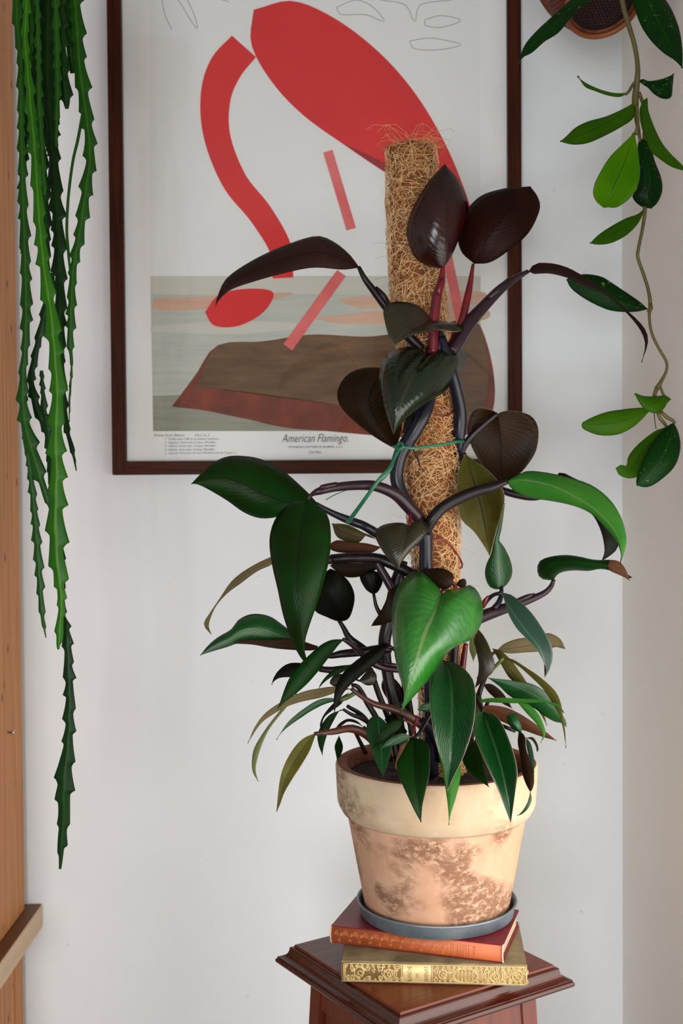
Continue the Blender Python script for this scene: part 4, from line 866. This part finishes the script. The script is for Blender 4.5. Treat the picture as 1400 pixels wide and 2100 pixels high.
cstem('85,760,0,4 90,830,0,6 98,900,0,5 100,960,0,4 104,1010,0,2', 'd', 24)
cstem('140,-100,-2,10 138,0,-2,12 140,60,-2,13 146,110,-2,11 150,150,-2,5', 'm', 36)
cstem('84,-100,3,20 86,20,3,20 90,120,3,18 96,220,3,14 104,320,3,8', 'd', 36)
cstem('48,-100,-1,14 50,30,-1,14 54,130,-1,12 50,260,-1,11 46,400,-1,8 48,520,-1,6', 'd', 34)
cstem('118,-100,1,16 118,20,1,16 116,120,1,14 112,240,1,10 108,360,1,5', 'd', 34)
cstem('72,-80,-6,6 78,60,-6,6 80,180,-6,7 86,300,-6,7 92,400,-6,4', 'm', 30)
# its hanging pot and cord, above the frame
M_clay = simple('plain_clay', rgb(170, 100, 66), .8, var=rgb(150, 84, 54), scale=30); M_cord = simple('jute_cord', rgb(150, 120, 84), .9)
pc = P(92, -260, 1.36)
hp = empty('hanging_pot', (pc.x, pc.y, pc.z), 'clay pot hanging above the trailing cactus', 'pot')
lathe('body', [(0, 0), (.05, 0), (.053, .003), (.068, .10), (.064, .10), (.05, .008), (0, .008)], M_clay, pc, hp)
for k in range(3):
    a = k * 2 * PI / 3; vs_, fs = tube_geo([pc + Vector((.070 * math.cos(a), .070 * math.sin(a), .07)), pc + Vector((.035 * math.cos(a), .035 * math.sin(a), .22)), Vector((pc.x, pc.y, 2.5))], [.0012] * 3, 6); obj('cord', vs_, fs, M_cord, hp)
for (sx_, py_) in ((60, -120), (100, -120), (38, -100), (120, -120)):
    q = P(sx_, py_, 1.34); vs_, fs = tube_geo([q, q.lerp(pc + Vector((0, 0, .1)), .4) + Vector((0, -.075, .04)), pc + Vector((0, -.06, .125)), pc + Vector((0, -.03, .09))], [.006, .008, .007, .006], 8); obj('stem', vs_, fs, M_cac['m'], cact)

# ------------------------------------------------------------------ hoya vine at the right, in a wicker basket
HD = 1.37
hoya = empty('hoya_vine', tuple(P(1250, -60, HD)), 'trailing vine with pointed oval green leaves hanging down the right wall', 'plant')
M_vine = simple('vine_stem', rgb(98, 92, 36), .5, var=rgb(78, 70, 30), scale=60)
def HL(spec, mt, dep=(0, 0, 0), **k): return leaf(spec, mt, dep, parent=hoya, D=HD, thick=.0012, **k)
def HT(path, mat=None, name='petiole'): return tube(name, path, mat or M_vine, hoya, D=HD, sides=8)
HT('1262,-90,-2,5 1275,0,-2,5 1287,46,-2,5 1300,90,-2,5 1307,134,-2,5 1306,165,-2,6 1302,206,-1,7 1305,244,0,5 1312,290,1,3 1318,350,1,3 1322,422,1,4 1318,463,1,3.5 1308,514,1,3.5 1308,530,1,3.5 1320,565,1,3.5 1329,595,1,3.5 1333,624,1,4 1331,651,1,3 1336,683,1,3 1349,712,1,3 1366,742,1,3 1365,763,1,3 1354,784,1,4 1348,796,1,6', name='stem')
HL('1222,-30; 1190,-18 1163,5 1138,28 1104,59 1079,87 1067,112; 1212,0 1184,21 1163,46 1143,69 1117,85 1091,108 1073,117; 1063,130', 'hoyadark', (-2, -5, -8), cup=.4)
HL('1292,-60; 1290,-20 1300,15 1313,51 1333,82 1359,108 1382,123; 1340,-40 1362,-5 1379,24 1393,62 1399,105; 1399,140', 'hoyadark', (-3, -4, -5), cup=.4)
HT('1303,167,-2,3 1296,175,-2,3 1289,188,-2,3 1281,194,-2,3')
HL('1286,190; 1277,191 1256,190 1230,183 1205,172 1190,162; 1271,199 1246,196 1220,187 1199,178; 1184,156', 'hoya', (-2, -3, -4), cup=.4, tilt=.5)
HL('1308,166; 1318,162 1331,166 1356,162 1372,156; 1320,175 1328,180 1343,195 1361,203 1376,199 1379,177; 1381,151', 'hoyadark', (-2, -3, -2), cup=.4)
HL('1302,208; 1290,216 1271,226 1241,239 1205,249 1179,262 1160,280; 1302,230 1295,246 1271,262 1241,278 1207,293 1179,297 1160,294; 1148,290', 'hoya', (-1, -2, -3), cup=.3, mid='1260,243 1205,270')
HT('1305,215,-1,4 1308,250,-1.5,3 1303,275,-2,4'); HT('1310,190,-1,4 1322,225,0,4 1322,255,.5,4 1320,285,.5,4')
HL('1300,272; 1279,293 1253,319 1235,347 1221,375 1217,398 1226,417; 1303,285 1308,310 1311,340 1311,364 1303,388 1287,409 1262,425; 1238,424', 'hoyabright', (-2, -4, -3), cup=-.1, fold=.35, mid='1281,330 1259,380')
HL('1320,283; 1308,292 1308,320 1312,350 1306,385 1296,404 1313,423; 1333,298 1343,332 1354,360 1358,388 1349,414; 1335,428', 'hoyadark', (1, 0, 1), cup=.4)
HL('1316,210; 1311,226 1314,257 1325,288 1334,311 1356,329 1378,343; 1327,200 1329,226 1341,260 1356,291 1374,314 1398,338; 1408,352', 'hoya', (-1, -2, -4), cup=.4)
HL('1320,428; 1307,439 1282,448 1251,465 1226,482; 1314,448 1300,468 1279,486 1251,499 1226,502; 1209,499', 'hoya', (1, -.5, -1), cup=.3)
HL('1328,634; 1312,619 1280,597 1253,579 1232,567 1200,562 1173,567; 1307,639 1280,640 1248,636 1213,621 1184,603 1168,588; 1161,573', 'hoyadark', (1, 2.5, 3), cup=.3, mid='1280,622 1220,598')
HT('1333,625,1,5 1334,634,.6,4 1328,640,.8,3', name='node')
HT('1347,795,1,5 1341,812,.6,4 1341,832,1,4 1338,846,1,3'); HT('1352,790,1,3 1359,808,1.4,3 1362,812,2,3')
HL('1345,812; 1330,813 1315,811 1303,806; 1365,815 1366,830 1353,845 1337,847 1320,838 1308,822; 1301,808', 'hoya', (0, -1, -1), cup=.3) 
HL('1350,812; 1356,830 1366,828; 1362,811 1370,814; 1375,819', 'hoya', (0, -.5, -.5), cup=.3)
HL('1332,842; 1317,836 1280,839 1243,845 1213,856 1198,864; 1317,859 1296,877 1267,891 1232,893 1205,885 1192,876; 1194,866', 'hoya', (1, 0, -1), cup=.4)
HL('1381,867; 1368,874 1344,901 1323,933 1309,965 1304,986; 1390,885 1395,917 1384,955 1355,984 1328,999; 1305,996', 'hoyadark', (1, -1, -1), cup=.4)
HL('1365,876; 1341,885 1307,912 1288,936 1284,955 1273,953; 1350,910 1320,950 1309,976 1288,981 1269,974; 1262,960', 'hoya', (2, 1.5, 1), cup=.3)
HT('1348,843,1,3.5 1353,858,1,4 1362,868,1.5,3.5 1367,877,2,3'); HT('1354,843,1,3.5 1366,855,1,4 1378,862,1,3.5 1384,868,1,3'); HT('1341,846,0,1 1342,862,0,1 1345,880,0,.8', M_petd, 'air_root')
# basket, tipped slightly towards the room
M_wick = simple('wicker', rgb(122, 62, 30), .6, var=rgb(86, 40, 20), scale=70, bumps=.5, bscale=200)
M_ring = simple('cane_ring', rgb(156, 84, 36), .45, var=rgb(124, 60, 26), scale=30)
M_bot = simple('basket_bottom', rgb(70, 18, 12), .7, var=rgb(48, 12, 8), scale=60)
M_hole = simple('basket_weave_dark', rgb(26, 8, 6), .8)
bc = P(1236, 8, 1.47)
bk = empty('wicker_basket', tuple(bc), 'brown wicker hanging basket at the top edge, seen from below behind the vine leaves', 'basket')
TB = Matrix.Translation(bc) @ Matrix.Rotation(math.radians(-35), 4, 'X') @ Matrix.Rotation(math.radians(-6), 4, 'Y')
def bobj(name, v, f, mt, **k): return obj(name, [TB @ Vector(p) for p in v], f, mt, bk, **k)
def ring(name, R, z, r, mt):
    pth = [Vector((R * math.cos(a), R * math.sin(a), z)) for a in np.linspace(0, 2 * PI, 49)]; v, f = tube_geo(pth, [r] * 49, 8, cap=False); return bobj(name, v, f, mt)
ring('foot_ring', .0455, 0, .0034, M_ring); ring('foot_ring', .0415, .004, .0026, M_wick)
v, f = [], []; nrow = 22; nseg = 90
for i in range(nrow):
    t = i / (nrow - 1); R = .0455 + .024 * math.sin(t * PI / 2) ; z = .004 + .085 * t ** 1.2
    for k in range(nseg): a = 2 * PI * k / nseg; rr = R + .0016 * (1 if (i + k) % 2 else -1); v.append((rr * math.cos(a), rr * math.sin(a), z))
for i in range(nrow - 1):
    for k in range(nseg): f.append((i * nseg + k, i * nseg + (k + 1) % nseg, (i + 1) * nseg + (k + 1) % nseg, (i + 1) * nseg + k))
bobj('woven_wall', v, f, M_wick, smooth=False)
v, f = [(0, 0, .008)], []
for k in range(48): a = 2 * PI * k / 48; v.append((.040 * math.cos(a), .040 * math.sin(a), .006))
for k in range(48): f.append((0, 1 + (k + 1) % 48, 1 + k))
bobj('bottom', v, f, M_hole)
V, Fc = [], []
for i in range(-9, 10):
    for j in range(-9, 10):
        x = i * .0046 + (j % 2) * .0023; y = j * .0040
        if x * x + y * y > .0335 ** 2: continue
        o = len(V); V.append((x, y, .0040))
        for k in range(8): a = 2 * PI * k / 8; V.append((x + .0016 * math.cos(a), y + .0016 * math.sin(a), .0062))
        for k in range(8): Fc.append((o, o + 1 + (k + 1) % 8, o + 1 + k))
props(bobj('bottom_weave', V, Fc, M_bot), kind='stuff')
for k in range(3):
    a = k * 2 * PI / 3 + .5; p0 = TB @ Vector((.071 * math.cos(a), .071 * math.sin(a), .088)); vs_, fs = tube_geo([p0, Vector((bc.x, bc.y - .02, 2.28)), Vector((bc.x, bc.y - .02, 2.5))], [.0012] * 3, 6); obj('cord', vs_, fs, M_cord, bk)
